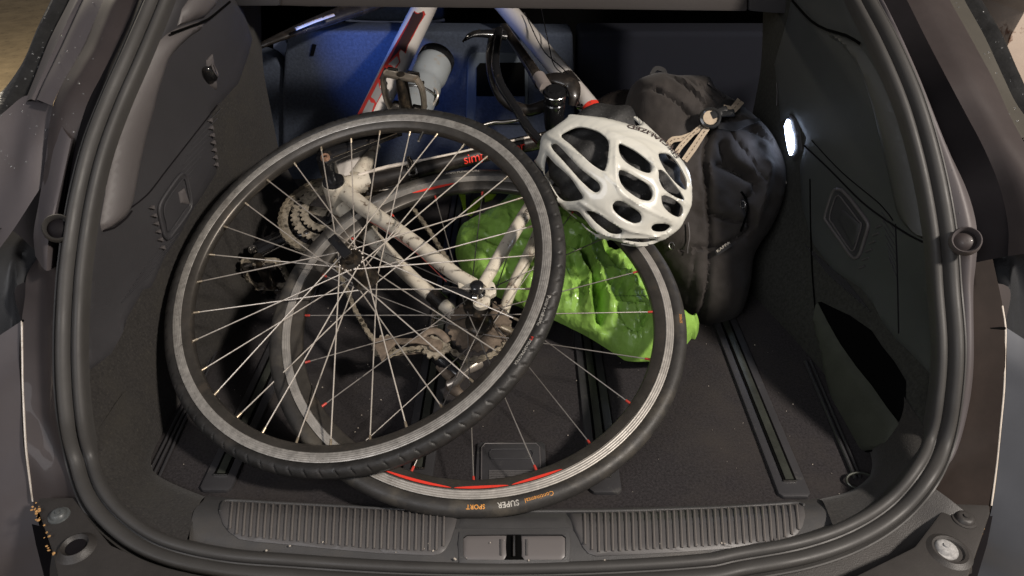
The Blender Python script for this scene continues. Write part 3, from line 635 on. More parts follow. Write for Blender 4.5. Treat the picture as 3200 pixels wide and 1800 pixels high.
a,b=PZ(2533,1128,.004),PZ(2689,1492,.004); rod('floor_trim_strip',[a,b],.0018,m_rail)
# tie-down ring
tc=PZ(2690,1503,.006); put('tie_down_ring',mesh('tie_down_ring',*xf(tube([(.021*math.cos(a),.012*math.sin(a),.004*math.sin(a)) for a in np.linspace(0,2*math.pi,25)[:-1]],.0020,8,closed=True),TR(tc)),m_railmetal),car,label='chromed lashing ring at the right front corner')
# ---- left side trim
def trim(name,P,m,out=.006,label=None,step=14,edge=(10,.004),sm_=None,parent=None,th=.006):
    return put(name,mesh(name,*drape(P,wallhit,step,th,out,edge=edge,smooth=sm_),m),parent or car,label=label)
insL=[(505,-60)]
edgeL=[]
trimL_poly=[(560,-40),(700,-40),(760,30),(789,124),(776,174),(745,261),(700,310),(661,348),(668,440),(677,540),(640,600),(600,660),(559,739),(516,801),(472,900),(447,905),(398,993),(385,1037),(348,1105),(283,1155),(262,1250),(258,1100),(262,900),(280,740),(306,600),(345,450),(400,310),(460,175),(530,40)]
trim('side_trim',trimL_poly,m_trim,.004,'smooth dark grey plastic trim on the left boot wall',step=16)
trim('pillar_trim',[(622,92),(584,118),(540,161),(512,200),(497,248),(480,300),(469,348),(444,435),(422,528),(404,621),(392,660),(373,689),(345,708),(310,724),(304,702),(323,590),(348,466),(385,348),(435,230),(485,137),(540,93),(621,68)],m_trimL,.020,'rounded pillar trim on the left wall, lit tone painted in',step=10,edge=(38,.016),sm_=12,th=.022)
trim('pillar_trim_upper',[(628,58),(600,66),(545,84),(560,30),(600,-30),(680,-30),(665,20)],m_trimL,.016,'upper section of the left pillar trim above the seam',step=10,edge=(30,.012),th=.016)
# creases
def crease(P,r=.0016,m=m_hole,off=.005,name='trim_seam',label=None,parent=None):
    Q=[]
    for u,v in smoothpoly(P,25,closed=False): p,n=wallhit(u,v); Q.append(p+n*off)
    return put(name,mesh(name,*tube(Q,r,6),m),parent or car,label=label)
crease([(385,660),(450,610),(515,528),(600,420),(671,330)],.0013,m_gutter,.0045)
crease([(310,722),(345,712),(385,680),(400,660)],.0014,m_gutter,.006)
crease([(503,110),(560,90),(620,66),(660,35),(690,10)],.0020,m_hole,.016)
for k in range(14):    # fine parallel ribs of the lower left panel
    u0=395+k*9; v0=735+k*26
    P=[(u0-60+k*2,v0+110),(u0+10,v0+20),(u0+110-k*3,v0-110)]
for k in range(9):
    a=(520+k*13,640-k*30); crease([(a[0]-22,a[1]+26),(a[0]+60,a[1]-60)],.0009,m_trim,.0046,'trim_rib')
for k in range(8):
    a=(390+k*12,905-k*18); crease([(a[0]-20,a[1]+40),(a[0]+75,a[1]-50)],.0009,m_trim,.0046,'trim_rib')
def tooth(u,v,w,h,m,parent=car,name='trim_tooth',off=.005,flip=1):
    a,n=wallhit(u-w/2,v+h*.15); b,_=wallhit(u+w*.35,v+h/2); c,_=wallhit(u+w*.10,v-h/2)
    P=[a+n*off,b+n*off,c+n*off]
    return put(name,mesh(name,*prism(P,n*.005,.0006),m),parent)
for k in range(7): tooth(644+k*3.2,378+k*23,14,15,m_trimL)
for k in range(6): tooth(461+k*6.6,650+k*25,17,14,m_trimL)
# left handle recess
def recess(P,P2,inner_m,rim_m,name,label,r=.0032):
    Q=[wallhit(u,v)[0]+wallhit(u,v)[1]*.006 for u,v in smoothpoly(P,8)]
    o=put(name,mesh(name,*tube(Q,r,10,closed=True),rim_m),car,label=label)
    put('recess_face',mesh('recess_face',*drape(P,wallhit,9,.003,.0062,edge=(16,-.002),smooth=8),inner_m),o)
    Q=[wallhit(u,v)[0]+wallhit(u,v)[1]*.0085 for u,v in smoothpoly(P2,8)]
    put('recess_lip',mesh('recess_lip',*tube(Q,.0013,8,closed=True),rim_m),o)
    return o
ho=recess([(562,542),(572,552),(583,600),(587,640),(575,668),(520,742),(510,748),(502,738),(488,680),(486,650),(500,618),(545,555)],[(560,560),(572,600),(578,640),(562,660),(514,725),(504,700),(496,660),(505,630),(540,580)],m_trim,m_trim,'trim_pocket','diamond shaped grip recess in the left side trim')
trim('pocket_catch',[(545,602),(562,590),(580,640),(552,636)],m_trimL,.0095,step=6,edge=(3,.002),parent=ho)
ro=recess([(2627,592),(2640,594),(2668,622),(2712,680),(2724,700),(2722,720),(2700,790),(2688,805),(2672,800),(2640,755),(2600,700),(2590,685),(2592,668),(2612,605)],[(2636,612),(2660,640),(2700,692),(2708,706),(2690,770),(2680,784),(2662,765),(2620,705),(2608,682),(2622,630)],m_trim,m_trimL,'trim_pocket','diamond shaped grip recess in the right side trim')
trim('pocket_catch',[(2632,690),(2648,655),(2700,700),(2694,745),(2680,770)],m_trim,.0095,step=7,edge=(3,.002),parent=ro)
# hook on left trim
hk=trim('coat_hook',[(637,190),(652,172),(666,282),(648,268),(640,235)],m_trimL,.010,'small bag hook with its pale backing on the left trim',step=6,edge=(3,.003))
c,n=wallhit(634,237); put('hook_knob',mesh('hook_knob',*xf(ellips((0,0,.012),(.009,.019,.012)),TR(c,n,(1,0,0))),m_black),hk)
c,n=wallhit(634,228); put('hook_ring',mesh('hook_ring',*xf(tube([(.008*math.cos(a),.012*math.sin(a),.021) for a in np.linspace(0,2*math.pi,20)[:-1]],.0015,6,closed=True),TR(c,n)),m_trimL),hk)
# ---- right side trim
trimR_poly=[(2480,-40),(2640,-40),(2680,60),(2740,160),(2800,300),(2846,435),(2884,590),(2905,745),(2918,900),(2945,1100),(2945,1190),(2950,1225),(2900,1160),(2838,1095),(2800,1060),(2760,1010),(2735,960),(2690,900),(2600,840),(2540,760),(2505,640),(2500,520),(2520,430),(2480,360),(2440,380),(2420,200),(2460,60)]
trim('side_trim',trimR_poly,mat('green_grey_plastic',(.048,.051,.050),.58,bump=.5,bs=900,var=.12,vs=5),.004,'smooth dark grey plastic trim on the right boot wall',step=16)
trim('pillar_trim',[(2600,115),(2635,140),(2680,190),(2710,250),(2740,340),(2765,440),(2790,540),(2808,620),(2825,680),(2860,725),(2900,748),(2898,700),(2880,590),(2850,480),(2810,370),(2765,260),(2720,180),(2680,130),(2600,95)],mat('green_grey_pillar',(.055,.056,.051),.5,bump=.4,bs=900,var=.1,vs=4),.020,'rounded pillar trim of the right wall with a lit inner edge',step=10,edge=(34,.016),sm_=12,th=.022)
crease([(2500,5),(2560,70),(2610,98),(2670,115),(2715,142)],.0020,m_hole,.014)
crease([(2520,455),(2600,530),(2700,630),(2780,690),(2850,735),(2895,757)],.0016,m_gutter,.0046)
crease([(2545,440),(2640,540),(2760,640),(2800,690)],.0011,m_gutter,.0046)
crease([(2808,700),(2812,800),(2815,900),(2818,1040)],.0011,m_gutter,.0046)
for k in range(9): crease([(2520+k*16,800+k*14-40),(2600+k*16,900+k*14-40)],.0009,m_trim,.0046,'trim_rib')
for k in range(8): crease([(2760+k*4,640+k*24),(2800+k*2,690+k*26)],.0009,m_trim,.0046,'trim_rib')
for k in range(6):
    u,v=2758-k*10.5,709+k*25; a,n=wallhit(u-9,v+4); b,_=wallhit(u+9,v-4)
    put('trim_tooth',mesh('trim_tooth',*tube([a+n*.006,b+n*.006],.0017,6),m_pad),car)
# right storage pocket: dark opening and its cover
P1=[(2570,942),(2610,962),(2660,985),(2728,1032),(2760,1080),(2800,1130),(2836,1190),(2834,1260),(2828,1318),(2790,1270),(2740,1200),(2690,1140),(2640,1070),(2600,1000)]
trim('storage_opening',P1,m_hole,.010,'black opening of the storage pocket low on the right wall',step=12,edge=(5,.002))
trim('storage_cover',[(2568,946),(2600,1005),(2640,1075),(2700,1155),(2770,1245),(2828,1320),(2820,1378),(2770,1400),(2705,1415),(2668,1405),(2640,1330),(2612,1230),(2585,1100),(2560,1000)],mat('olive_net_cover',(.040,.043,.032),.75,bump=.6,bs=500,var=.2,vs=20),.017,'smooth dark cover panel of the right storage pocket',step=12,edge=(14,.007),th=.012)
crease([(2690,1415),(2760,1405),(2818,1382)],.0018,m_hole,.010)
crease([(2540,560),(2542,700),(2548,860),(2560,1000)],.0014,m_hole,.005)
# boot lamp
bl=trim('boot_lamp',[(2458,385),(2476,358),(2492,372),(2502,415),(2508,470),(2486,502),(2470,470),(2462,430)],m_trim,.006,'glowing white lamp in the right wall of the boot',step=7,edge=(3,.002))
put('lamp_lens',mesh('lamp_lens',*drape([(2478,374),(2469,395),(2474,435),(2481,470),(2486,486),(2495,464),(2492,420),(2485,404),(2481,378)],wallhit,6,.004,.011),m_ledlens),bl)
crease([(2352,372),(2385,395),(2430,432),(2448,475),(2462,530),(2474,575)],.0009,m_spoke,.010,'lamp_cable','thin pale cord hanging beside the boot lamp')
crease([(2437,258),(2438,290),(2437,330)],.0007,m_trimL,.006)
# ---- cover bar at the top
y=1.36
cb=put('luggage_cover',mesh('luggage_cover',*prism([PY(735,-60,y),PY(740,15,y),PY(965,22,y),PY(1600,28,y),(PY(2337,37,y)),(PY(2337,-60,y))],(0,.05,0),.006),mat('cover_cassette',(.040,.035,.033),.55,bump=.3,bs=700,var=.1,vs=5)),car,label='grey luggage cover cassette spanning the top of the boot')
put('cassette_end',mesh('cassette_end',*prism([PY(2340,-60,y),PY(2340,36,y),PY(2420,42,y),PY(2470,46,y),PY(2480,-60,y)],(0,.05,0),.006),m_trim),cb)
put('cassette_end',mesh('cassette_end',*prism([PY(650,-60,y-.01),PY(745,20,y-.01),PY(872,20,y-.01),PY(876,-60,y-.01)],(0,.05,0),.005),m_trim),cb)
# ---- rear seats
ys=1.76
def slabY(name,P,y,d,m,bev=.012,label=None,parent=None,s=None):
    if s: P=smoothpoly(P,s)
    return put(name,mesh(name,*prism([PY(u,v,y) for u,v in P],(0,d,0),bev,3),m),parent or car,label=label)
rs=slabY('rear_seat_back',[(900,108),(925,98),(1100,97),(1300,99),(1500,101),(1790,104),(1800,420),(1790,700),(880,700),(880,300),(888,170)],ys,.10,m_seat,.014,'dark carpeted back of the rear seat with blue light tinted in')
slabY('seat_badge',[(968,174),(976,138),(988,141),(979,175)],ys-.004,.004,m_hole,0,parent=rs)
hf=slabY('ski_hatch',[(1462,190),(1470,172),(1488,165),(1640,165),(1650,180),(1650,388),(1456,388)],ys-.006,.01,mat('hatch_frame',(.055,.068,.085),.7,var=.1,vs=30),.002,parent=rs,label='square load-through hatch in the rear seat back')
slabY('hatch_opening',[(1490,210),(1500,198),(1640,196),(1640,300),(1488,300)],ys-.009,.004,m_hole,0,parent=hf)
slabY('hatch_lower',[(1488,302),(1640,302),(1640,385),(1484,385)],ys-.009,.004,m_seat,0,parent=hf)
slabY('rear_seat_back',[(1808,100),(2600,100),(2600,800),(1800,800),(1800,400)],ys+.01,.10,mat('seat_back_shaded',(.012,.013,.018),.95,bump=1,bs=600,spec=.1),.014,'unlit right hand part of the rear seat back')  # shade put into a darker copy of the seat carpet
slabY('seat_bolster',[(852,140),(870,128),(890,125),(900,140),(902,170),(898,200),(892,208),(886,196),(872,184),(855,178)],ys+.10,.03,mat('bolster',(.09,.11,.17),.8,var=.1,vs=20),.004,'small side bolster left of the rear seat, blue glow tinted in')  # pale blue glow painted into the bolster colour
slabY('seat_bolster',[(700,150),(800,160),(850,175),(885,215),(890,300),(900,560),(700,560)],ys+.02,.06,m_seat,.01,'dark left side bolster')
fs=slabY('front_seat',[(1078,62),(1110,66),(1240,70),(1360,68),(1390,62),(1390,-80),(1078,-80)],2.15,.12,m_seat,.02,'top of a front seat glimpsed in blue light')
rod('lit_seat_edge',[PY(u,v,2.13) for u,v in [(1078,62),(1110,67),(1240,70),(1360,67),(1390,62)]],.004,mat('lit_edge_blue',(.20,.22,.30),.5),parent=fs,n=20)  # blue-lit top edge of the seat, drawn as a pale strip
put('cabin_lining',mesh('cabin_lining',[(-.9,2.9,-.3),(.9,2.9,-.3),(.9,2.9,1.0),(-.9,2.9,1.0),(-.9,1.6,-.3),(.9,1.6,-.3),(-.9,1.6,1),(.9,1.6,1)],[(0,1,2,3),(0,4,5,1),(0,3,6,4),(1,5,7,2)],m_hole),car)
put('roof_lining',mesh('roof_lining',*prism([(-.8,1.08,1.02),(.8,1.08,1.02),(.8,3,1.02),(-.8,3,1.02)],(0,0,.02)),m_trim),car)

# ================================================================ wheels
def ang(u,v,c,n,M):
    X=M.inverted()@Vector(hit(u,v,c,n)); return math.atan2(X.y,X.x)
def wheelmatrix(c,n):
    a=nz(np.cross([0,1,0],n)); b=np.cross(n,a)
    return Matrix(((a[0],b[0],n[0],c[0]),(a[1],b[1],n[1],c[1]),(a[2],b[2],n[2],c[2]),(0,0,0,1)))
def align(p,q):
    p=Vector(p); q=Vector(q); d=q-p; L=d.length
    return Matrix.Translation(p)@d.to_track_quat('Z','Y').to_matrix().to_4x4()@Matrix.Diagonal((1,1,L,1))
SPK=mesh('spoke',*lathe([(.00108,0),(.00108,1)],8),m_spoke); SPKB=mesh('spoke',*lathe([(.0010,0),(.0010,1)],8),m_spokeB)
def nip(m): return mesh('nipple',*lathe([(.0011,-.001),(.0019,0),(.0021,.009),(.0026,.010),(.0026,.013),(.0001,.013)],10),m)
NIPA,NIPB=nip(m_brass),nip(m_red)
def tyre_mesh(rb,rt,tr,th,m,grooves=0,seg=720):
    prof=[]
    for k in range(25):
        a=-math.pi*.80+2*math.pi*.80*k/24; prof.append((rt+tr*math.cos(a),th*math.sin(a)))
    prof=[(rb,-.0075)]+prof+[(rb,.0075)]
    def fn(a,j,r,h):
        if grooves:
            phi=(j-13)/12*.8*math.pi
            s=abs(phi)
            if .50<s<1.35:
                q=(a/(2*math.pi)*grooves+ .32*(s-.5)+(.5 if phi<0 else 0))%1
                if q<.13: r-=.0016*math.cos(phi)+0; h-=.0014*math.sin(phi)
            if s<.12: r-=.0005
        return r,h
    V,Fc=lathe(prof,seg,fn=fn); return mesh('tyre',V,Fc,m)
def spokes(par,n,phase,rr,rf,hf,delta,SP,NP):
    for k in range(n):
        th=math.radians(phase)+2*math.pi*k/n; s=1 if k%2 else -1; t=1 if (k//2)%2 else -1
        q=(rr*math.cos(th),rr*math.sin(th),s*.002); fa=th+t*delta; p=(rf*math.cos(fa),rf*math.sin(fa),s*hf)
        d=Vector(q)-Vector(p); e=Vector(p)+d*.965
        o=put('spoke',SP,par,align(p,tuple(e)),True)
        Mn=Matrix.Translation(e)@d.to_track_quat('Z','Y').to_matrix().to_4x4()
        nn=put('nipple',NP,o,wm(par)@Mn)
def hubmesh(hw,rf,rb):
    return lathe([(.0001,-hw-.012),(.005,-hw-.012),(.005,-hw-.004),(.010,-hw-.004),(.011,-hw+.002),(rf*.86,-hw+.004),(rf,-hw+.0045),(rf,-hw+.0075),(rf*.8,-hw+.009),(rb,-hw+.018),(rb*.9,0),(rb,hw-.018),(rf*.8,hw-.009),(rf,hw-.0075),(rf,hw-.0045),(rf*.86,hw-.004),(.011,hw-.002),(.010,hw+.004),(.005,hw+.004),(.005,hw+.012),(.0001,hw+.012)],36)
RIMA=[(.3165,.0125),(.3165,.0110),(.3125,.009),(.311,0),(.3125,-.009),(.3165,-.0110),(.3165,-.0125),(.3035,-.0128),(.3022,-.0118),(.2915,-.0078),(.2895,-.005),(.289,0),(.2895,.005),(.2915,.0078),(.3022,.0118),(.3035,.0128)]
RIMBp=[(.3165,.0112),(.3165,.0098),(.3125,.008),(.311,0),(.3125,-.008),(.3165,-.0098),(.3165,-.0112),(.3045,-.0115),(.3030,-.0088),(.2885,-.0065),(.2865,-.004),(.286,0),(.2865,.004),(.2885,.0065),(.3030,.0088),(.3045,.0115)]
# ---- loose front wheel
MA=wheelmatrix(CA,NA)
fw=empty('bicycle_wheel',CA,'loose front wheel with silver spokes lying on top, overlapping the other wheel','wheel')
fw.matrix_basis=MA; WM[fw.name]=MA
V,Fc=lathe(RIMA,240,closed=True); 
rim=put('rim',mesh('rim',V,Fc,m_alu),fw,Matrix.Identity(4),True)
V,Fc=lathe([(.3021,.01195),(.2913,.0080),(.2892,.0052),(.2887,0),(.2892,-.0052),(.2913,-.0080),(.3021,-.01195)],240)
put('rim_bed',mesh('rim_bed',V,Fc,m_rimdk),rim,Matrix.Identity(4),True)
ta=put('tyre',tyre_mesh(.3140,.3245,.0122,.0138,m_tyre,88,1408),fw,Matrix.Identity(4),True,label='grimy black tyre with slanting shoulder grooves')
hub=put('hub',mesh('hub',*hubmesh(.036,.0225,.0135),m_hub),fw,Matrix.Identity(4),True)
fm=mesh('spoke_head',*ellips((0,0,0),(.0016,.0016,.0014),8,6),m_spoke)
for k in range(16):
    a=2*math.pi*k/16; put('spoke_head',fm,hub,Matrix.Translation((.0195*math.cos(a),.0195*math.sin(a),.0320)),True)
put('axle_lever',mesh('axle_lever',*xf(box(.016,.050,.006,(0,.018,.052),.002),Matrix.Rotation(.6,4,'Z')),m_black),hub,Matrix.Identity(4),True)
spokes(fw,32,26.2,.2905,.0195,.0318,math.radians(68),SPK,NIPA)
put('valve',mesh('valve',*tube([(.289*math.cos(math.radians(66)),.289*math.sin(math.radians(66)),0),(.268*math.cos(math.radians(66)),.268*math.sin(math.radians(66)),0)],[.003,.0024],8),m_steel),fw,Matrix.Identity(4),True)
def tyretext(s,size,u,v,c,n,M,par,m,rt,tr,th,phi0,name='print',bold=False,sp=1.05,label=None):
    a0=ang(u,v,c,n,M); g_=text(s,size,sp,bold); V=[]
    for x,y,z in g_[0]:
        phi=phi0-y/tr; a=a0-x/(rt+tr); r=rt+(tr+.0005)*math.cos(phi); V.append((r*math.cos(a),r*math.sin(a),(th+.0005)*math.sin(phi)))
    return put(name,mesh(name,V,g_[1],m,False),par,Matrix.Identity(4),True)
for s,sz,u,v,mm in (('Panaracer',.0088,1704,968,m_print),('RiBMo',.0072,1684,1010,m_print),('PT',.006,1650,1063,m_redd),('700x28C',.006,1636,1085,m_print),('PROTEX',.006,1609,1120,m_print)):
    tyretext(s,sz,u,v,CA,NA,MA,ta,mm,.3245,.0122,.0138,math.radians(98))
# ================================================================ bicycle
bk=empty('bicycle',BK(1055,610,-.05),'white and black road bicycle lying on its side, front wheel removed','bicycle')
MB=wheelmatrix(CB,NB)
V,Fc=lathe(RIMBp,240,closed=True)
rw=put('rear_wheel',mesh('rear_wheel',V,Fc,m_aluB),bk,MB,label='silver rear wheel with red nipples still mounted in the frame')
V,Fc=lathe([(.3029,.01105),(.2883,.0067),(.2862,.0042),(.2857,0),(.2862,-.0042),(.2883,-.0067),(.3029,-.01105)],240)
put('rim_bed',mesh('rim_bed',V,Fc,m_rimdk),rw,Matrix.Identity(4),True)
tb=put('tyre',tyre_mesh(.3150,.3260,.0128,.0135,m_tyreB,0,360),rw,Matrix.Identity(4),True,label='smooth black road tyre with orange and silver lettering')
put('hub',mesh('hub',*hubmesh(.030,.024,.013),m_hub),rw,Matrix.Identity(4),True)
spokes(rw,20,-90,.2885,.021,.026,math.radians(70),SPKB,NIPB)
def decal(a0,a1,par,h0=.0112,h1=.0072):
    r0,r1=.3018,.2896; n=40; V=[];Fc=[]
    for i in range(n+1):
        a=math.radians(a0+(a1-a0)*i/n); k=.34*math.sin(math.pi*i/n)**.6+.02
        ra=r0; rb_=r0+(r1-r0)*k
        ha=.01085; hb=.01085+(.0069-.01085)*k
        for dz in (0,.0006):
            V.append((ra*math.cos(a),ra*math.sin(a),ha+.0006+dz)); V.append((rb_*math.cos(a),rb_*math.sin(a),hb+.0006+dz))
    for i in range(n):
        b=i*4; Fc+= [(b+2,b+3,b+7,b+6),(b,b+4,b+5,b+1),(b,b+2,b+6,b+4),(b+1,b+5,b+7,b+3)]
    put('rim_decal',mesh('rim_decal',V,Fc,m_redd),par,Matrix.Identity(4),True)
def dg(u,v): return math.degrees(ang(u,v,CB,NB,MB))
decal(dg(1200,1475),dg(1412,1537),rw); decal(dg(1420,1538),dg(1590,1530),rw); decal(dg(1600,1530),dg(1755,1475),rw)
decal(dg(1430,592),dg(1296,625),rw)
for s,sz,u,v,mm,b in (('Continental',.0085,1684,1562,m_orange,False),('SUPER',.0105,1588,1580,m_print,True),('SPORT',.0085,1488,1586,m_orange,True),('ANTI PUNCTURE',.0085,1447,556,m_print,False),('700x25',.006,2112,1010,m_orange,False)):
    tyretext(s,sz,u,v,CB,NB,MB,tb,mm,.3260,.0128,.0135,math.radians(82),bold=b)
# rim lettering (top right)
# cassette
def gear(r,teeth,th,hole,td=.0042):
    V=[];Fc=[]; n=teeth*4
    for i in range(n):
        a=2*math.pi*i/n; rr=r+(td if i%4 in (1,2) else 0)*(1)
        rr=r+[0,td,td,0][i%4]
        for z in (-th/2,th/2): V.append((rr*math.cos(a),rr*math.sin(a),z)); V.append((hole*math.cos(a),hole*math.sin(a),z))
    for i in range(n):
        b=i*4; c=((i+1)%n)*4
        Fc+=[(b+2,b+3,c+3,c+2),(b,c,c+1,b+1),(b,b+2,c+2,c),(b+1,c+1,c+3,b+3)]
    return V,Fc
cs=put('cassette',mesh('cassette',*lathe([(.0001,-.058),(.016,-.058),(.019,-.055),(.019,-.026),(.0001,-.026)],30),m_hub),rw,Matrix.Identity(4),True)
for k,(t,z) in enumerate(((26,-.030),(23,-.034),(21,-.038),(19,-.042),(17,-.046),(15,-.050),(13,-.054))):
    put('sprocket',mesh('sprocket',*gear(t*.00202-.002,t,.0018,.018),m_gear if k else m_grime),cs,MB@Matrix.Translation((0,0,z)))
# frame tubes
fr=put('frame',None,bk,Matrix.Identity(4)) if False else None
def bt(name,pts,r,m,seg=18,n=24,parent=None,flat=None,label=None):
    P=spl([BK(*p) for p in pts],n); R=np.interp(np.linspace(0,1,n),np.linspace(0,1,len(r)),r) if not np.isscalar(r) else r
    return put(name,mesh(name,*tube(P,R,seg,up=NB,flat=flat),m),parent or bk,label=label)
# bottom bracket shell as frame root
bbc=BK(1055,610,0)
bb=put('bottom_bracket',mesh('bottom_bracket',*xf(lathe([(.0001,-.036),(.017,-.036),(.021,-.034),(.0225,-.03),(.0225,.030),(.0215,.034),(.017,.036),(.0001,.036)],36),TR(bbc,NB)),m_white),bk,label='grimy off-white bottom bracket shell')
put('bearing_cup',mesh('bearing_cup',*xf(lathe([(.0001,.040),(.015,.040),(.020,.038),(.0205,.035)],30),TR(bbc,NB)),m_black),bb)
put('bearing_cup',mesh('bearing_cup',*xf(lathe([(.0205,-.035),(.020,-.042),(.0001,-.044)],30),TR(bbc,NB)),m_grime),bb)
bt('chainstay',[(1062,588,.012),(1140,650,.024),(1300,762,.045),(1430,862,.060),(1480,890,.064)],[.0165,.0150,.0135,.0125,.0115],m_white,label='upper off-white chainstay spattered with mud')
bt('chainstay',[(1070,650,-.012),(1160,740,-.026),(1290,872,-.045),(1400,965,-.056),(1455,1020,-.062)],[.0165,.0155,.014,.013,.010],m_white,label='lower off-white chainstay, black at its rear end')
bt('stay_guard',[(1350,920,-.051),(1385,952,-.0545)],[.0150,.0150],m_carbon,n=4)
bt('seatstay',[(1505,898,.063),(1530,855,.058),(1580,770,.046),(1655,648,.030),(1760,500,.012),(1830,405,.004)],[.0095,.0115,.0118,.0115,.010,.009],m_white,label='upper off-white seatstay with small black lettering')
bt('seatstay',[(1568,990,-.064),(1600,900,-.056),(1655,790,-.044),(1700,690,-.032),(1780,540,-.014),(1840,420,-.004)],[.0095,.0112,.0115,.0112,.010,.009],m_white,label='lower off-white seatstay')
bt('seat_tube',[(1060,590,0),(1110,577,0),(1200,558,0),(1417,504,0),(1588,462,0),(1690,440,0),(1890,394,0)],[.0195,.0185,.0168,.0165,.0165,.0165,.0165],m_carbon,label='black seat tube with red lettering')
bt('seat_tube_root',[(1060,588,.001),(1112,576,.001),(1158,566,.001)],[.0215,.0200,.0180],m_white,n=10)
dt=bt('down_tube',[(1062,570,0),(1157,370,0),(1240,200,0),(1278,120,0),(1319,37,0),(1400,-130,0)],[.024,.0265,.0285,.0290,.0290,.0270],m_whiteC,seg=28,label='oversize white down tube with grey and red graphics')
tt=bt('top_tube',[(1890,396,0),(1835,326,0),(1740,212,0),(1600,46,0),(1430,-150,0)],[.0215,.0215,.0218,.0222,.0225],m_whiteC,seg=28,label='white top tube with a red band near the saddle')
bt('head_tube',[(1395,-190,0),(1440,-140,0),(1470,-110,0)],[.024,.024,.024],m_whiteC,n=6)
def band(tube_pts,r,m,parent,n=6,name='band'): return bt(name,tube_pts,r,m,24,n,parent)
band([(1797,282,0),(1768,247,0)],.0222,m_carbon,tt); band([(1862,360,0),(1846,340,0)],.0224,m_redd,tt)
# down tube graphics: draped patches
def tubehit(P0,P1,r):
    A=BK(*P0); B=BK(*P1); ax=nz(B-A)
    def f(u,v):
        d=dr(u,v); w=CAM-A; dp=d-ax*(d@ax); wp=w-ax*(w@ax); a=dp@dp; b=2*dp@wp; c=wp@wp-r*r; D=b*b-4*a*c
        t=(-b-math.sqrt(max(D,0)))/(2*a); X=CAM+d*t; q=X-A; n=q-ax*(q@ax); return X,nz(n)
    return f
ft=tubehit((1157,370,0),(1319,37,0),.0288)
def tpatch(name,P,f,m,out,par=None,th=.0006,step=8): return put(name,mesh(name,*drape(P,f,step,th,out),m),par or bk)
SC=2.4153
def c2(L): return [(700+x/SC,y/SC) for x,y in L]
m_dgrey=mat('grey_decal',(.20,.19,.19),.3,coat=.4); m_ddark=mat('dark_decal',(.035,.020,.022),.3,coat=.4)
tpatch('tube_graphic',c2([(1000,880),(1065,760),(1150,600),(1235,440),(1320,290),(1400,150),(1435,85),(1510,85),(1520,110),(1470,190),(1425,280),(1390,340),(1370,405),(1335,375),(1320,400),(1330,470),(1290,530),(1240,530),(1185,620),(1175,660),(1205,690),(1150,790),(1110,880),(1060,885)]),ft,mat('deep_red_outline',(.34,.03,.025),.4),.0007,dt)
for P,mm in (([(1045,855),(1095,755),(1135,785),(1105,870),(1075,878)],m_dgrey),([(1110,735),(1165,625),(1172,665),(1195,690),(1150,780)],m_dgrey),([(1172,600),(1215,510),(1245,535),(1190,605)],m_ddark),([(1240,488),(1305,425),(1322,468),(1285,518)],m_dgrey),([(1245,470),(1320,320),(1390,190),(1430,95),(1500,95),(1500,125),(1420,270),(1388,330),(1365,390),(1335,368),(1300,410)],m_ddark),([(1330,370),(1385,280),(1410,300),(1388,335),(1362,395)],m_ddark)):
    tpatch('tube_graphic',c2(P),ft,mm,.0013,dt)
# cables
def cab(name,pts,r,m,n=30,parent=None): P=spl([BK(*p) for p in pts],n); return put(name,mesh(name,*tube(P,r,8),m),parent or bk)
cab('brake_cable',[(1690,20,.03),(1715,140,.04),(1735,210,.05),(1775,245,.04),(1800,300,.035),(1822,345,.028)],.0012,m_black)
cab('brake_cable',[(1640,40,.03),(1700,160,.034),(1760,215,.036),(1790,248,.036)],.0012,m_black)
put('cable_stop',mesh('cable_stop',*xf(box(.012,.008,.008,bev=.001),TR(BK(1812,333,.026),NB)),m_steel),bk)
cab('gear_cable',[(1120,548,.018),(1200,524,.019),(1290,506,.024),(1417,480,.022),(1495,462,.020),(1690,421,.018)],[.0036]*10+[.0022]*20,m_cable)
cab('gear_cable',[(1150,598,-.02),(1240,590,-.02),(1330,583,-.02),(1400,570,-.02)],.0014,m_spoke)
cab('gear_cable',[(1150,690,.03),(1200,718,.04),(1300,790,.055),(1395,880,.07)],.0005,mat('thin_red_line',(.30,.06,.05),.5))
# front derailleur clamp
A,B=BK(1272,540,0),BK(1300,533,0)
fd=put('front_derailleur',mesh('front_derailleur',*tube([A,B],.0200,20,up=NB),m_steel),bk,label='front derailleur clamped round the black seat tube')
put('clamp_bolt',mesh('clamp_bolt',*tube([BK(1276,492,.026),BK(1284,512,.022),BK(1290,540,.018)],[.005,.008,.006],10),m_steel),fd)
put('derailleur_cage',mesh('derailleur_cage',*tube(spl([BK(1300,560,-.01),BK(1260,600,-.03),BK(1190,640,-.045),BK(1140,660,-.05)],14),.006,8,flat=.4),m_gear),fd)
# crankset
ccx=BK(1040,668,-.045); ch_n=NB
cr=put('chainring',mesh('chainring',*xf(gear(.0985,50,.002,.086),TR(ccx,NB)),m_gear),bk,label='large toothed outer chainring carrying the chain')
put('chainring_inner',mesh('chainring_inner',*xf(gear(.075,39,.002,.062),TR(ccx+NB*.007,NB)),m_gear),cr)
put('chainring_inner',mesh('chainring_inner',*xf(gear(.056,30,.002,.044),TR(ccx+NB*.014,NB)),m_gear),cr)
for k in range(5):
    a=math.radians(72*k+20); v=MB.to_3x3()@Vector((math.cos(a),math.sin(a),0)); p0=ccx-NB*.002; 
    put('spider_arm',mesh('spider_arm',*tube([p0+np.array(v)*.012,p0+np.array(v)*.088],[.012,.008],10,up=NB,flat=.35),m_black if k%2 else m_gear),cr)
    put('ring_bolt',mesh('ring_bolt',*xf(lathe([(.0001,.004),(.004,.004),(.0055,.003),(.0055,-.012)],14),TR(p0+np.array(v)*.068+NB*.010,NB)),m_steel),cr)
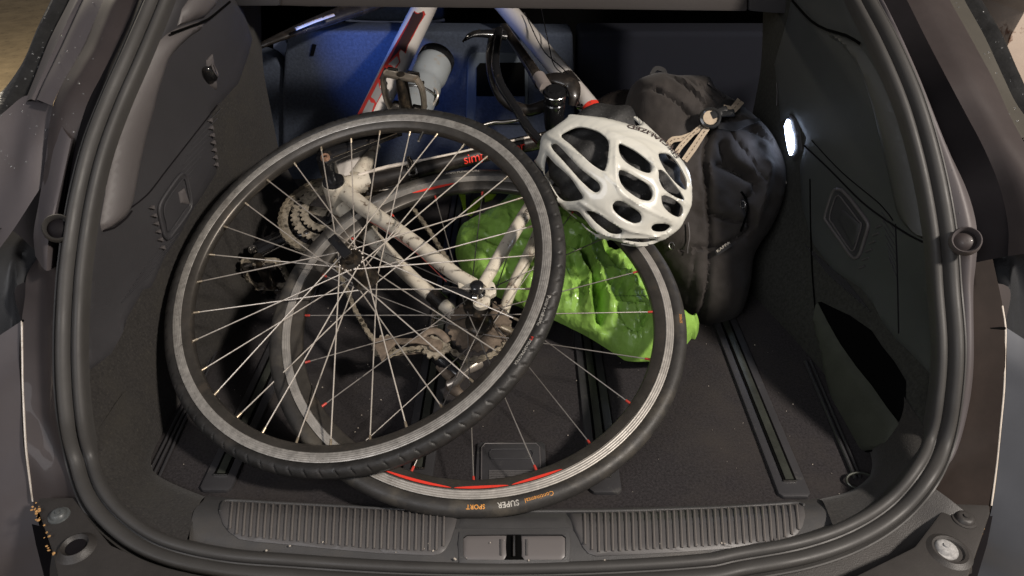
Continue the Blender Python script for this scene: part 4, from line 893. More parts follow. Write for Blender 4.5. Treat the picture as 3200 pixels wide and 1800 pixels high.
# crank arms
def flatarm(pts,w,m,name,label,th=.55):
    P=spl([BK(*p) for p in pts],12); R=np.interp(np.linspace(0,1,12),[0,.5,1],w); return put(name,mesh(name,*tube(P,R,14,up=NB,flat=th),m),bk,label=label)
ca=flatarm([(1006,498,.072),(1040,480,.074),(1150,438,.077),(1246,402,.080)],[.0200,.0175,.0185],m_black,'crank_arm','upper black crank arm pointing away')
put('crank_bolt',mesh('crank_bolt',*xf(lathe([(.0001,.003),(.004,.003),(.0045,.005),(.0078,.0055),(.0088,.002),(.0088,0)],24),TR(BK(1017,495,.079),NB)),mat('rusty_bolt',(.42,.25,.17),.45,metal=.5,var=.3,vs=200)),ca)
put('crank_boss',mesh('crank_boss',*xf(lathe([(.0165,-.036),(.0165,-.004),(.015,.004),(.0001,.005)],28),TR(BK(1017,495,.073),NB)),m_black),ca)
for (u0,v0,u1,v1) in ((1040,492,1240,416),):
    put('arm_edge',mesh('arm_edge',*tube([BK(u0,v0,.0825),BK(u1,v1,.0885)],.0013,6),m_steel),ca)
bt('frame_gusset',[(1120,560,.003),(1150,500,.003),(1180,455,.003)],[.020,.014,.006],m_white,n=8)
cl=flatarm([(1085,700,-.066),(1000,722,-.070),(900,735,-.074),(800,780,-.078)],[.018,.0165,.0180],m_black,'crank_arm','lower black crank arm reaching to the left')
put('arm_edge',mesh('arm_edge',*tube([BK(925,716,-.064),BK(830,758,-.068)],.0022,6),m_steel),cl)
put('arm_edge',mesh('arm_edge',*tube([BK(930,742,-.066),BK(820,800,-.070)],.0016,6),m_steel),cl)
put('crank_bolt',mesh('crank_bolt',*xf(lathe([(.0001,.002),(.004,.002),(.005,.005),(.008,.0055),(.009,.001)],24),TR(BK(791,782,-.069),NB)),m_steel),cl)
# pedals
def pedal(c,ax,side,m,label,w=.076,L=.088,d=.030):
    """c: pedal centre; ax: axle direction (away from crank); side: direction across"""
    ax=nz(ax); sd=nz(side-ax*(side@ax)); up=np.cross(ax,sd)
    R=Matrix(((ax[0],sd[0],up[0],c[0]),(ax[1],sd[1],up[1],c[1]),(ax[2],sd[2],up[2],c[2]),(0,0,0,1)))
    o=put('pedal',mesh('pedal',*tube([(-L/2-.012,0,0),(-L*.3,0,0),(L*.35,0,0),(L*.5,0,0)],[.008,.0125,.011,.007],16),m_hub),bk,R,label=label)
    for s in (-1,1):
        P=[(-L*.46,s*w*.42,0),(-L*.25,s*w*.5,0),(L*.25,s*w*.5,0),(L*.46,s*w*.38,0)]
        put('cage_plate',mesh('cage_plate',*tube(spl(P,14),.0052,8,up=(0,0,1),flat=1.5),m),o,Matrix.Identity(4),True)
        for q in (-.3,-.1,.1,.3):
            put('cage_tooth',mesh('cage_tooth',*box(.006,.004,.005,(L*q,s*w*.5,.0085),.0008),m_steel),o,Matrix.Identity(4),True)
    for x,wd in ((-L*.44,.40),(L*.44,.40)):
        put('end_plate',mesh('end_plate',*box(.007,w*wd*2,d*.55,(x,0,0),.0015),m),o,Matrix.Identity(4),True)
        put('end_bar',mesh('end_bar',*box(.012,w*.30,d*.35,(x*.97,w*.26,.010),.002),m_steel),o,Matrix.Identity(4),True)
        put('end_bar',mesh('end_bar',*box(.012,w*.26,d*.35,(x*.97,-w*.28,.010),.002),m_steel),o,Matrix.Identity(4),True)
    return o
side=BK(1320,285,.13)-BK(1200,262,.13)
pedal(BK(1262,293,.130),NB,side,mat('scuffed_pedal_alloy',(.30,.26,.21),.4,metal=.7,var=.3,vs=60,spots=[(50,.55,.7,(.3,.22,.15),0)]),'upper pedal, muddy silver cage standing beside the water bottle')
side=BK(880,900,-.13)-BK(790,900,-.13)
pedal(BK(832,858,-.125),-NB,side,m_gear,'lower pedal in the shade at the left')
# dropouts, quick release
dp=[(1100+x/2.414,700+y/2.414) for x,y in [(800,420),(850,400),(900,430),(950,452),(1000,425),(1060,430),(1082,470),(1085,512),(1045,540),(1035,595),(1000,618),(950,622),(912,592),(925,560),(890,515),(820,500)]]
def bh(h):
    def f(u,v): return BK(u,v,h),NB
    return f
dro=put('dropout',mesh('dropout',*drape(dp,bh(.066),9,.008,0,edge=(5,.002),smooth=5),m_white),bk,label='upper off-white dropout plate holding the wheel axle')
put('eyelet',mesh('eyelet',*xf(lathe([(.0001,.0006),(.0032,.0006)],14),TR(BK(1539,902,.0665),NB)),m_hole),dro)
qr=put('quick_release',mesh('quick_release',*xf(lathe([(.0001,.020),(.007,.020),(.0105,.017),(.0105,.004),(.013,.002),(.013,-.002)],24),TR(BK(1492,912,.068),NB)),m_black),bk,label='black quick-release lever on the rear axle')
put('lever',mesh('lever',*tube(spl([BK(1490,905,.082),BK(1478,928,.084),BK(1440,912,.086),BK(1385,903,.086)],16),np.interp(np.linspace(0,1,16),[0,.3,1],[.006,.0055,.0075]),10,up=NB,flat=.6),m_black),qr)
put('lever_ferrule',mesh('lever_ferrule',*tube([BK(1492,932,.086),BK(1478,930,.086)],.0062,12),m_steel),qr)
put('skewer_nut',mesh('skewer_nut',*tube([BK(1568,1022,-.02),BK(1590,1032,-.02),BK(1608,1040,-.02),BK(1616,1043,-.02)],[.0042,.0045,.005,.009],12),m_brass),bk)
# rear derailleur
rd=put('rear_derailleur',mesh('rear_derailleur',*xf(gear(.0195,11,.004,.004),TR(BK(1362,1085,-.030),NB)),m_gear),bk,label='grimy rear derailleur hanging below the sprockets')
put('pulley_cap',mesh('pulley_cap',*xf(lathe([(.0001,.006),(.006,.006),(.0065,.004),(.011,.004),(.0115,0)],24),TR(BK(1362,1082,-.027),NB)),m_grime),rd)
put('pulley',mesh('pulley',*xf(gear(.017,11,.004,.004),TR(BK(1200,1080,-.036),NB)),m_gear),rd)
put('cage_plate',mesh('cage_plate',*drape([(1166,1062),(1190,1052),(1225,1047),(1240,1056),(1300,1056),(1340,1050),(1365,1064),(1350,1080),(1300,1070),(1235,1074),(1218,1092),(1200,1120),(1192,1128),(1186,1110),(1172,1088)],bh(-.022),8,.003,0,edge=(4,.001)),m_grime),rd)
put('cage_plate',mesh('cage_plate',*drape([(1180,1090),(1240,1090),(1330,1072),(1360,1090),(1340,1100),(1240,1108),(1200,1112)],bh(-.042),8,.003,0,edge=(4,.001)),m_grime),rd)
put('cage_arch',mesh('cage_arch',*tube(spl([BK(1310,1062,-.026),BK(1330,1040,-.024),BK(1362,1034,-.024),BK(1388,1052,-.026),BK(1400,1070,-.03)],14),.0065,8,up=NB,flat=.5),m_grime),rd)
put('link_body',mesh('link_body',*tube(spl([BK(1365,1110,-.05),BK(1410,1150,-.065),BK(1440,1180,-.07)],8),[.013,.014,.016,.016,.016,.015,.014,.013],10,up=NB),m_black),rd)
put('knuckle',mesh('knuckle',*tube(spl([BK(1400,1205,-.062),BK(1425,1192,-.058),BK(1452,1160,-.056),BK(1480,1140,-.058),BK(1492,1130,-.06)],14),np.interp(np.linspace(0,1,14),[0,.2,.6,1],[.008,.008,.0085,.013]),12,up=NB),mat('worn_silver',(.45,.40,.34),.35,metal=.7,var=.3,vs=60)),rd)
put('barrel',mesh('barrel',*tube(spl([BK(1375,1140,-.06),BK(1395,1165,-.062),BK(1415,1185,-.062)],6),.009,12),m_grime),rd)
put('cable_boot',mesh('cable_boot',*tube(spl([BK(1412,1200,-.066),BK(1425,1222,-.07),BK(1460,1238,-.07),BK(1470,1232,-.07)],12),[.011,.012,.011,.010,.009,.008,.007,.006,.006,.006,.005,.005],10),m_grime),rd)
put('hanger_strip',mesh('hanger_strip',*tube([BK(1362,970,-.05),BK(1358,1000,-.05),BK(1355,1035,-.046)],.006,8,flat=.3,up=NB),m_steel),rd)
# chain
def linkshape(y):
    P=[]
    for cx_,a0 in ((.0063,-110),(-.0063,70)):
        for k in range(7):
            a=math.radians(a0+k*220/6); P.append((cx_+.0046*math.cos(a),y,.0046*math.sin(a)))
        P.append((0,y,.0023 if cx_>0 else -.0023))
    return prism(P,(0,.0013,0),.0003,1)
link=mesh('link',*join(linkshape(.0022),linkshape(-.0035)),m_chain)
def rim_pts(c,r,a0,a1,n): return [c+r*(math.cos(a)*AX+math.sin(a)*AY) for a in np.linspace(a0,a1,n)]
AX=np.array(MB.to_3x3()@Vector((1,0,0))); AY=np.array(MB.to_3x3()@Vector((0,1,0)))
path=[BK(1530,965,-.038),BK(1450,880,-.038),BK(1390,800,-.038),BK(1340,720,-.040),BK(1290,650,-.042),BK(1262,620,-.044)]
path+=rim_pts(ccx,.101,math.radians(40),math.radians(262),26)
path+=[BK(1040,800,-.044),BK(1060,850,-.044),BK(1110,970,-.042),BK(1150,1040,-.040),BK(1172,1068,-.038),BK(1172,1100,-.037),BK(1200,1115,-.036),BK(1260,1095,-.035),BK(1330,1088,-.033),BK(1375,1060,-.033),BK(1400,1090,-.033)]
path+=[BK(1470,1130,-.036),BK(1540,1110,-.037),BK(1585,1060,-.038),BK(1590,1010,-.038)]
P=np.array(path); dd=np.r_[0,np.cumsum(np.linalg.norm(np.diff(P,axis=0),axis=1))]; nl=int(dd[-1]/.0127)
Pc=np.stack([np.interp(np.arange(nl+1)*.0127,dd,P[:,i]) for i in range(3)],1)
chn=put('chain',mesh('chain',*tube(Pc,.0015,6),m_hub),bk,label='dry dirty chain looping from the chainring to the rear derailleur')
for i in range(nl):
    a,b=Pc[i],Pc[i+1]; d=nz(b-a); M=Matrix.Translation(Vector((a+b)/2))
    x=d; y=nz(np.cross(NB,x)); z=np.cross(x,y)
    # plates stand parallel to the bike plane: local Y -> NB
    R=Matrix(((x[0],z[0],-y[0],0),(x[1],z[1],-y[1],0),(x[2],z[2],-y[2],0),(0,0,0,1)))
    put('link',link,chn,M@R)
# lettering on tubes
def tubetext(s,size,P0,P1,r,u,v,m,ang_=0,par=None,bold=False,sp=1,flip=False,rot=0.0):
    A=BK(*P0); B=BK(*P1); ax=nz(B-A); 
    if flip: ax=-ax
    f=tubehit(P0,P1,r); X,n=f(u,v); cen=X-n*r; tn=np.cross(n,ax); g_=text(s,size,sp,bold); V=[]
    cr_,sr_=math.cos(rot),math.sin(rot)
    for x,y,z in g_[0]:
        x,y=x*cr_-y*sr_,x*sr_+y*cr_
        a=y/r; V.append(cen+ax*x+(n*math.cos(a)+tn*math.sin(a))*(r+.0006))
    return put('lettering',mesh('lettering',V,g_[1],m,False),par or bk)
st=[o for o in bk.children if o.name.startswith('seat_tube')][0]
tubetext('simplon    or',.026,(1200,558,0),(1690,440,0),.0167,1545,478,mat('bright_red_print',(.80,.05,.03),.4),par=st,sp=.95)
ss=[o for o in bk.children if o.name.startswith('seatstay')][0]
tubetext('Nalon',.013,(1580,770,.046),(1655,648,.030),.0117,1645,665,mat('dark_print',(.05,.035,.03),.5),par=ss,flip=False,rot=math.pi)
# handlebar, lever, fork, saddle
bt('handlebar',[(1545,105,.03),(1538,150,.05),(1536,190,.06),(1545,250,.045),(1575,310,.03),(1640,345,.02),(1700,330,.02),(1740,300,.03)],[.0125]*8,m_carbon,label='black taped drop handlebar hanging behind the hatch opening')
bt('handlebar',[(1560,95,.05),(1548,200,.075),(1565,265,.07),(1610,335,.06),(1650,400,.05),(1690,445,.045)],[.009]*6,m_black,label='black cable housing bundle curving down from the handlebar')
hd=bt('brake_lever',[(1452,125,.06),(1480,108,.06),(1530,106,.05),(1580,112,.04)],[.003,.009,.013,.014],m_black,n=14,flat=.7,label='black brake lever with a bright blue lit tip')
cab('lever_blade',[(1447,130,.064),(1462,112,.066),(1480,102,.066),(1500,96,.064)],[.0025]*10+[.0035]*20,m_steel,parent=hd)
bt('stem',[(1575,85,.03),(1640,180,.04),(1675,235,.05),(1690,262,.055)],[.010,.0105,.012,.013],m_carbon,n=14,label='black tube leading to the clamp')
sl=bt('clamp_sleeve',[(1684,240,.058),(1706,275,.062)],[.0135,.0135],mat('grey_sleeve',(.30,.26,.24),.45,metal=.3),n=4)
bc=put('bar_clamp',mesh('bar_clamp',*xf(lathe([(.0001,.022),(.014,.022),(.0155,.019),(.021,.017),(.0225,.012),(.0225,-.004),(.0205,-.008),(.0225,-.010),(.021,-.05),(.018,-.075)],36),TR(BK(1733,305,.062),NB)),m_black),bk,label='glossy black round clamp head with cap')
put('clamp_ring',mesh('clamp_ring',*xf(tube([(.0232*math.cos(a),.0232*math.sin(a),.012) for a in np.linspace(0,2*math.pi,37)[:-1]],.0012,6,closed=True),TR(BK(1733,305,.062),NB)),m_steel),bc)
bt('clamp_arm',[(1706,245,.045),(1740,245,.05),(1785,262,.045),(1795,300,.035),(1790,330,.02)],[.014,.018,.020,.014,.010],m_carbon,n=16,flat=.5,parent=bc)
ms=[(1590,440),(1560,395),(1610,390)]
bt('chrome_arc',[(1478,410,.05),(1500,395,.052),(1545,382,.052),(1570,382,.05),(1640,372,.05)],[.003,.004,.004,.004,.002],m_steel,n=20,label='curved bright metal rod beside the seat tube')
fk=bt('fork_blade',[(800,150,.02),(870,118,.03),(960,82,.03),(1060,45,.02),(1200,-10,.0),(1400,-150,0)],[.008,.018,.026,.030,.030,.024],m_carbon,seg=20,flat=.6,label='black fork blade with a worn beige stripe')
ff=tubehit((870,118,.03),(1060,45,.02),.028)
m_st=mat('worn_beige_stripe',(.36,.29,.22),.6,var=.2,vs=60,spots=[(70,.60,.63,(.03,.025,.02),0)])
put('stripe',mesh('stripe',*tube([BK(924,91,.058),BK(985,66,.060),BK(1044,46,.060)],[.0052,.0056,.0052],8,flat=.4,up=NB),m_st),fk)
put('fork_tip',mesh('fork_tip',*tube([BK(792,150,.02),BK(803,158,.02)],.008,10),m_steel),fk)
bt('saddle',[(1790,470,-.05),(1850,400,-.02),(1920,350,.0),(1990,345,.0),(2040,380,-.02)],[.02,.035,.045,.05,.04],m_carbon,n=16,flat=.6,label='black saddle mostly hidden under the helmet')
# bottle cage wire
bc2=cab('bottle_cage',[(1325,270,.055),(1360,278,.075),(1368,300,.07),(1352,330,.055)],.0022,m_spoke)
# ================================================================ water bottle
A=BK(1362,190,.062); B=BK(1290,352,.052); ax=nz(A-B); L=np.linalg.norm(A-B)
wb=empty('water_bottle',B,'milky white water bottle with black cap in the cage on the down tube','bottle')
MBt=TR(B,ax)
put('bottle_body',mesh('bottle_body',*xf(lathe([(.0001,-.02),(.030,-.02),(.034,-.015),(.0350,0),(.0350,L*.48),(.0335,L*.52),(.0318,L*.56),(.0318,L*.60),(.0345,L*.65),(.0365,L*.70),(.0368,L*.92),(.0350,L*.97),(.031,L*1.0)],48),MBt),m_bottle),wb)
put('bottle_cap',mesh('bottle_cap',*xf(lathe([(.0375,L*.93),(.0385,L*.95),(.0385,L*1.05),(.035,L*1.08),(.022,L*1.10),(.012,L*1.11),(.011,L*1.22),(.0001,L*1.22)],40),MBt),m_black),wb)
cw=[B+ax*L*.30+ .0375*(math.cos(a)*np.array(MBt.to_3x3()@Vector((1,0,0)))+math.sin(a)*np.array(MBt.to_3x3()@Vector((0,1,0))))+ax*.012*math.sin(a) for a in np.linspace(0,2*math.pi,40)[:-1]]
put('cage_wire',mesh('cage_wire',*tube(cw,.0023,8,closed=True),m_steel),bc2)
# ================================================================ helmet
Hs=2.634
def hc(L): return np.array([(1600+x/Hs,300+y/Hs) for x,y in L],float)
OUTL=hc([(430,178),(455,155),(490,145),(600,147),(760,165),(900,198),(1010,228),(1068,222),(1040,180),(985,135),(942,108),(960,106),(1030,150),(1120,225),(1250,350),(1380,480),(1460,590),(1488,670),(1497,760),(1492,900),(1440,1020),(1380,1110),(1270,1190),(1150,1240),(1050,1262),(900,1255),(750,1210),(600,1120),(480,1010),(380,900),(320,780),(240,640),(165,540),(190,505),(210,450),(235,320),(330,250)])
VENTS=[hc(v) for v in ([(400,320),(450,280),(520,250),(580,248),(640,260),(700,280),(750,312),(785,350),(796,400),(790,470),(780,540),(765,590),(750,612),(700,585),(640,540),(560,465),(480,390)],
[(315,400),(330,388),(355,390),(400,430),(470,505),(550,590),(630,655),(700,710),(720,745),(715,775),(690,790),(650,772),(560,690),(480,600),(400,510),(335,440)],
[(278,485),(295,505),(350,565),(420,625),(480,685),(530,760),(575,835),(545,855),(490,866),(430,868),(395,850),(350,795),(310,740),(275,680),(258,630),(258,560)],
[(890,385),(930,398),(1010,440),(1080,490),(1140,545),(1156,590),(1140,622),(1100,620),(1040,595),(960,548),(915,505),(892,460),(885,420)],
[(890,608),(925,612),(980,640),(1050,680),(1110,715),(1150,755),(1162,800),(1150,845),(1120,858),(1050,840),(960,780),(910,725),(888,670),(883,635)],
[(830,905),(845,880),(870,868),(910,872),(980,915),(1045,960),(1068,1000),(1060,1035),(1030,1050),(990,1046),(910,1005),(855,960),(835,930)],
[(1218,470),(1250,463),(1300,480),(1360,545),(1410,630),(1438,700),(1442,765),(1400,745),(1340,690),(1280,615),(1240,545),(1222,505)],
[(1213,605),(1235,605),(1280,640),(1330,705),(1380,770),(1410,815),(1425,850),(1385,842),(1320,805),(1262,760),(1230,710),(1215,650)],
[(1240,825),(1262,818),(1310,835),(1370,870),(1405,905),(1414,945),(1402,985),(1375,993),(1325,972),(1280,935),(1250,890)],
[(1155,1090),(1170,1068),(1200,1058),(1260,1058),(1305,1072),(1310,1085),(1270,1112),(1220,1122),(1175,1115)],
[(450,950),(500,952),(545,965),(590,1020),(650,1090),(712,1146),(670,1140),(610,1112),(540,1065),(490,1010)],
[(610,955),(650,958),(705,975),(770,1015),(830,1055),(905,1115),(900,1135),(860,1143),(800,1132),(740,1095),(680,1045),(635,990)],
[(735,1190),(790,1193),(860,1208),(940,1228),(1005,1245),(940,1252),(860,1245),(790,1222)],
[(930,1185),(1000,1183),(1090,1184),(1190,1190),(1150,1205),(1090,1216),(1010,1212),(960,1200)])]
hcx,hcy=1600+880/Hs,300+690/Hs
def dome(u,v,off=0):
    # distance along the view ray of a tilted dome
    th=math.radians(36); du,dv=u-hcx,v-hcy; a=(du*math.cos(th)+dv*math.sin(th))/300.; b=(-du*math.sin(th)+dv*math.cos(th))/232.
    q=a*a+b*b; rho=math.sqrt(q); rc=min(rho,.94); D=1.235-.125*math.sqrt(1-rc*rc)+ (rho-rc)*.30 + .000055*(-dv) - off
    return CAM+dr(u,v)*D
def domeN(u,v):
    e=2.; a=dome(u+e,v)-dome(u-e,v); b=dome(u,v+e)-dome(u,v-e); n=nz(np.cross(a,b)); return n if n@(CAM-dome(u,v))>0 else -n
hm=empty('helmet',dome(hcx,hcy,-.12),'glossy pearl white cycling helmet with dark vents resting on the bicycle','helmet')
ol=smoothpoly(OUTL,5)
def grow(v,g):
    v=smoothpoly(v,5); n=len(v); a=np.roll(v,-2,0)-np.roll(v,2,0); a/=np.linalg.norm(a,axis=1)[:,None]+1e-9; q=np.stack([a[:,1],-a[:,0]],1)
    if ((v+q-v.mean(0))**2).sum()<((v-v.mean(0))**2).sum(): q=-q
    return v+q*g
hv=[grow(v,1.6) for v in VENTS]
P,T=tri2d(ol,hv,5.5)
X=np.array([dome(u,v) for u,v in P]); N=np.array([domeN(u,v) for u,v in P])
dh=np.min([dpoly(P,h) for h in hv],axis=0); do=dpoly(P,ol)
off=-.0022*(1-np.clip(dh/5,0,1))**2-.006*(1-np.clip(do/9,0,1))**2+.0012*np.clip((dh-6)/16,0,1)
# soft ridge lines running along the shell between the vent rows
RID=[hc(r) for r in ([(470,160),(900,250),(1200,380),(1380,560),(1470,760)],[(300,330),(700,580),(1000,870),(1300,1020)],[(860,380),(850,560),(880,780),(1010,880)],[(800,300),(1100,430),(1200,620),(1440,900)],[(250,640),(420,900),(720,1120),(1050,1170),(1300,1120)],[(560,870),(900,1080),(1200,1150)])]
for r in RID: d=dpoly(P,smoothpoly(r,12,closed=False),closed=False); off+=.0020*np.exp(-(d/5)**2)
V=X+N*off[:,None]; T=orient(V,T)
sh=put('shell',mesh('shell',*slab(V,T,-N*.0024-0),m_shell),hm)
inner=smoothpoly(hc([(425,200),(560,130),(700,92),(830,90),(950,112),(1060,190),(1160,290),(1300,430),(1420,570),(1465,760),(1450,930),(1370,1080),(1200,1190),(1000,1235),(780,1195),(600,1100),(400,880),(280,690),(230,560),(250,340)]),8)
P,T=tri2d(inner,(),9); X=np.array([dome(u,v,-.033) for u,v in P]); N=np.array([domeN(u,v) for u,v in P]); d=dpoly(P,inner)
o2=-.02*(1-np.clip(d/25,0,1))**2
wv=np.array([.0035*math.sin((u*.62+v*.78)*.085) for u,v in P])
top=np.array([.020*max(0,1-((v-360)/55.)**2)*max(0,1-((u-1905)/140.)**2) for u,v in P])
V=X+N*(o2+wv+top)[:,None]; T=orient(V,T)
put('foam_liner',mesh('foam_liner',*slab(V,T,-N*.020),m_foam),hm,label='black speckled foam liner showing through the vents')
# lettering along the upper right edge
g_=text('SPECIALIZED',.030,.95,True); P0=np.array([1600+1385/Hs,300+478/Hs]); cv=smoothpoly(hc([(1390,492),(1330,420),(1260,362),(1180,310),(1100,268),(1020,242),(950,226)]),4,closed=False)
cd_=np.r_[0,np.cumsum(np.linalg.norm(np.diff(cv,axis=0),axis=1))]; gx=np.array([v[0] for v in g_[0]]); gx0,gx1=gx.min(),gx.max(); V=[]
for x,y,z in g_[0]:
    s=(x-gx0)/(gx1-gx0)*cd_[-1]; p=np.array([np.interp(s,cd_,cv[:,0]),np.interp(s,cd_,cv[:,1])]); q=np.array([np.interp(min(s+3,cd_[-1]),cd_,cv[:,0]),np.interp(min(s+3,cd_[-1]),cd_,cv[:,1])]) ; pp0=np.array([np.interp(max(s-3,0),cd_,cv[:,0]),np.interp(max(s-3,0),cd_,cv[:,1])])
    t=(q-pp0)/np.linalg.norm(q-pp0); p=p+np.array([t[1],-t[0]])*11; nn=np.array([t[1],-t[0]])   # letter tops face down-left in the picture
    w=p+nn*(y/.030)*17; V.append(dome(w[0],w[1],0)+domeN(w[0],w[1])*.0030+nz(CAM-dome(w[0],w[1]))*.0015)
put('lettering',mesh('lettering',V,g_[1],mat('brown_print',(.06,.045,.042),.4),False),sh)
# webbing straps
def ribbon(name,P,w,f,m,par,th=.0014,off=0.0,lab=None,stitch=True):
    C_=smoothpoly(P,6,closed=False); V=[];Fc=[]; n=len(C_)
    ws=np.interp(np.linspace(0,1,n),np.linspace(0,1,len(w)),w) if not np.isscalar(w) else np.ones(n)*w
    for i in range(n):
        t=C_[min(i+1,n-1)]-C_[max(i-1,0)]; t/=np.linalg.norm(t); q=np.array([-t[1],t[0]])
        for s in (-1,-.33,.33,1):
            u,v=C_[i]+q*s*ws[i]; X,N_=f(u,v); V.append(X+N_*(off+th)); 
        for s in (1,.33,-.33,-1):
            u,v=C_[i]+q*s*ws[i]; X,N_=f(u,v); V.append(X+N_*off)
    for i in range(n-1):
        for k in range(8): l=(k+1)%8; Fc.append((i*8+k,i*8+l,(i+1)*8+l,(i+1)*8+k))
    Fc+=[tuple(range(8)),tuple((n-1)*8+k for k in range(8))[::-1]]
    o=put(name,mesh(name,V,Fc,m),par,label=lab)
    if stitch:
        Q=[f(*p)[0]+f(*p)[1]*(off+th+.0003) for p in C_]; 
        segs=[tube(Q[i:i+2],.0006,5) for i in range(0,len(Q)-1,2)]
        put('stitching',mesh('stitching',*join(*segs),m_stitch),o)
    return o
# ================================================================ backpack
BPc=np.array([.35,1.167,0.0]); BPn=nz((-.06,-.8,.6))
def bpf(u,v): return hit(u,v,BPc,BPn),BPn
def bcp(L,s=3.813,o=(1950,220)): return np.array([(o[0]+x/s,o[1]+y/s) for x,y in L],float)
b3=lambda L: bcp(L,3.22,(2050,550))
BPoly=np.array([(1940,380),(1960,300),(1985,262),(2058,238),(2100,248),(2200,252),(2230,290),(2262,312),(2300,335),(2345,372),(2400,430),(2440,520),(2440,620),(2400,720),(2350,800),(2335,900),(2300,990),(2210,1030),(2130,1000),(2060,900),(2000,780),(1960,640),(1930,500)],float)
FOLD=[(bcp([(430,120),(560,300),(700,480),(880,640)]),-.016,9),(bcp([(620,140),(720,330),(900,600)]),-.007,5),(bcp([(300,420),(480,560),(680,740)]),-.010,7),(bcp([(780,330),(900,450),(1010,540)]),-.008,6),
 (bcp([(0,360),(180,370),(330,440)]),-.006,7),(bcp([(520,200),(640,380),(800,560)]),.010,14),(bcp([(1000,760),(1120,950),(1350,1230),(1500,1449)]),-.006,4),(bcp([(1040,720),(1250,850),(1600,960)]),-.012,10),(bcp([(1120,720),(1400,800),(1620,950)]),.012,16),
 (bcp([(900,760),(860,950),(820,1150),(830,1449)]),-.010,8),(bcp([(1010,1050),(1060,1200),(1300,1400)]),-.018,11),(b3([(380,0),(400,300),(420,700),(400,1100),(370,1449)]),-.010,6),(b3([(500,0),(700,80),(840,170),(850,250),(760,360),(800,500),(820,540)]),-.020,12),(b3([(420,460),(600,520),(810,550)]),-.009,6),(b3([(840,560),(720,660),(560,750),(420,780),(300,790)]),-.012,6),
 (b3([(1000,0),(960,160),(920,350),(860,540)]),.012,14),(b3([(270,820),(270,1300)]),-.004,4),(b3([(160,800),(250,780),(320,760)]),-.006,4)]
def bpn(P,X,d,s):
    h=np.zeros(len(P))
    for q,a,w in FOLD: h+=a*np.exp(-(dpoly(P,smoothpoly(q,15,closed=False),closed=False)/w)**2)
    nn=np.array([noise.fractal(Vector((x[0]*9,x[1]*9,x[2]*9)),.8,2.1,4) for x in X]); n2=np.array([abs(noise.noise(Vector((x[0]*16+5,x[1]*16,x[2]*16)))) for x in X])
    return (h+nn*.011-n2*.004)*np.clip(s*3,0,1)
bp=empty('backpack',(.40,1.25,0),'slumped charcoal cloth backpack leaning in the right corner behind the helmet','backpack')
put('main_body',mesh('main_body',*inflate(BPoly,bpf,8,.115,130,bpn,smooth=10,back=.3,jit=.1),m_cloth),bp)
gB=inflate  # surface lookup on the bag for straps and label
bo=[o for o in bp.children][0]; bv=BVHTree.FromPolygons([v.co for v in bo.data.vertices],[tuple(p.vertices) for p in bo.data.polygons])
def baghit(u,v):
    r=bv.ray_cast(Vector(CAM),Vector(dr(u,v)))
    if r[0] is None: return hit(u,v,BPc,BPn,.03),BPn
    return np.array(r[0]),nz(np.array(r[1])*.3+BPn*.7)
def bagsoft(u,v,k=14):
    Q=[baghit(u+a,v+b)[0] for a,b in ((0,0),(k,0),(-k,0),(0,k),(0,-k))]; D=np.mean([np.linalg.norm(q-CAM) for q in Q]); return CAM+nz(dr(u,v))*(D-.004),BPn
ribbon('shoulder_strap',[(2210,395),(2250,350),(2275,330),(2310,345)],[14,17,16,12],bagsoft,m_cloth2,bp,.003,.006,'black webbing strap looping over the backpack',stitch=False)
ribbon('shoulder_strap',[(2240,398),(2290,400),(2330,388),(2370,378)],[8,14,10,4],bagsoft,m_cloth2,bp,.003,.008,stitch=False)
ribbon('piping',[(2212,262),(2240,285),(2262,305)],3.0,bagsoft,m_trimL,bp,.002,.004,stitch=False)
ribbon('grab_loop',[(2035,235),(2050,215),(2075,222),(2080,240)],[6,7,7,5],lambda u,v:(hit(u,v,BPc,BPn,.01),BPn),m_cloth2,bp,.003,0,stitch=False)
# brand patch
lab=ribbon('label_patch',[b3([(590,785)])[0],b3([(735,690)])[0]],8.5,bagsoft,m_cloth2,bp,.0012,.010,'small black cloth label with pale lettering',stitch=False)
a,b=b3([(598,768)])[0],b3([(728,674)])[0]; g_=text('KAPPA',1.0,1.05,True); gx=np.array([v[0] for v in g_[0]]); V=[]
t=(b-a)/np.linalg.norm(b-a); q=np.array([t[1],-t[0]])
for x,y,z in g_[0]:
    p=a+(b-a)*((x-gx.min())/(gx.max()-gx.min()))+q*y*12; X,N_=bagsoft(*p); V.append(X+N_*.0122)
put('lettering',mesh('lettering',V,g_[1],mat('cream_print',(.50,.46,.38),.6),False),lab)
for (u,v) in ((2320,640),(2098,768)):
    X,N_=bagsoft(u,v); put('zip_puller',mesh('zip_puller',*xf(tube([(.0050*math.cos(a_),.0065*math.sin(a_),.003) for a_ in np.linspace(0,2*math.pi,20)[:-1]],.0010,6,closed=True),TR(X,N_)),m_steel),bp)
ribbon('zip',[tuple(p) for p in b3([(850,160),(900,240),(915,350),(880,470),(845,560)])],3,bagsoft,m_hole,bp,.002,.003,stitch=False)
ribbon('zip',[tuple(p) for p in b3([(320,470),(335,600),(318,720),(315,780)])],1.6,bagsoft,m_trimL,bp,.001,.003,stitch=False)
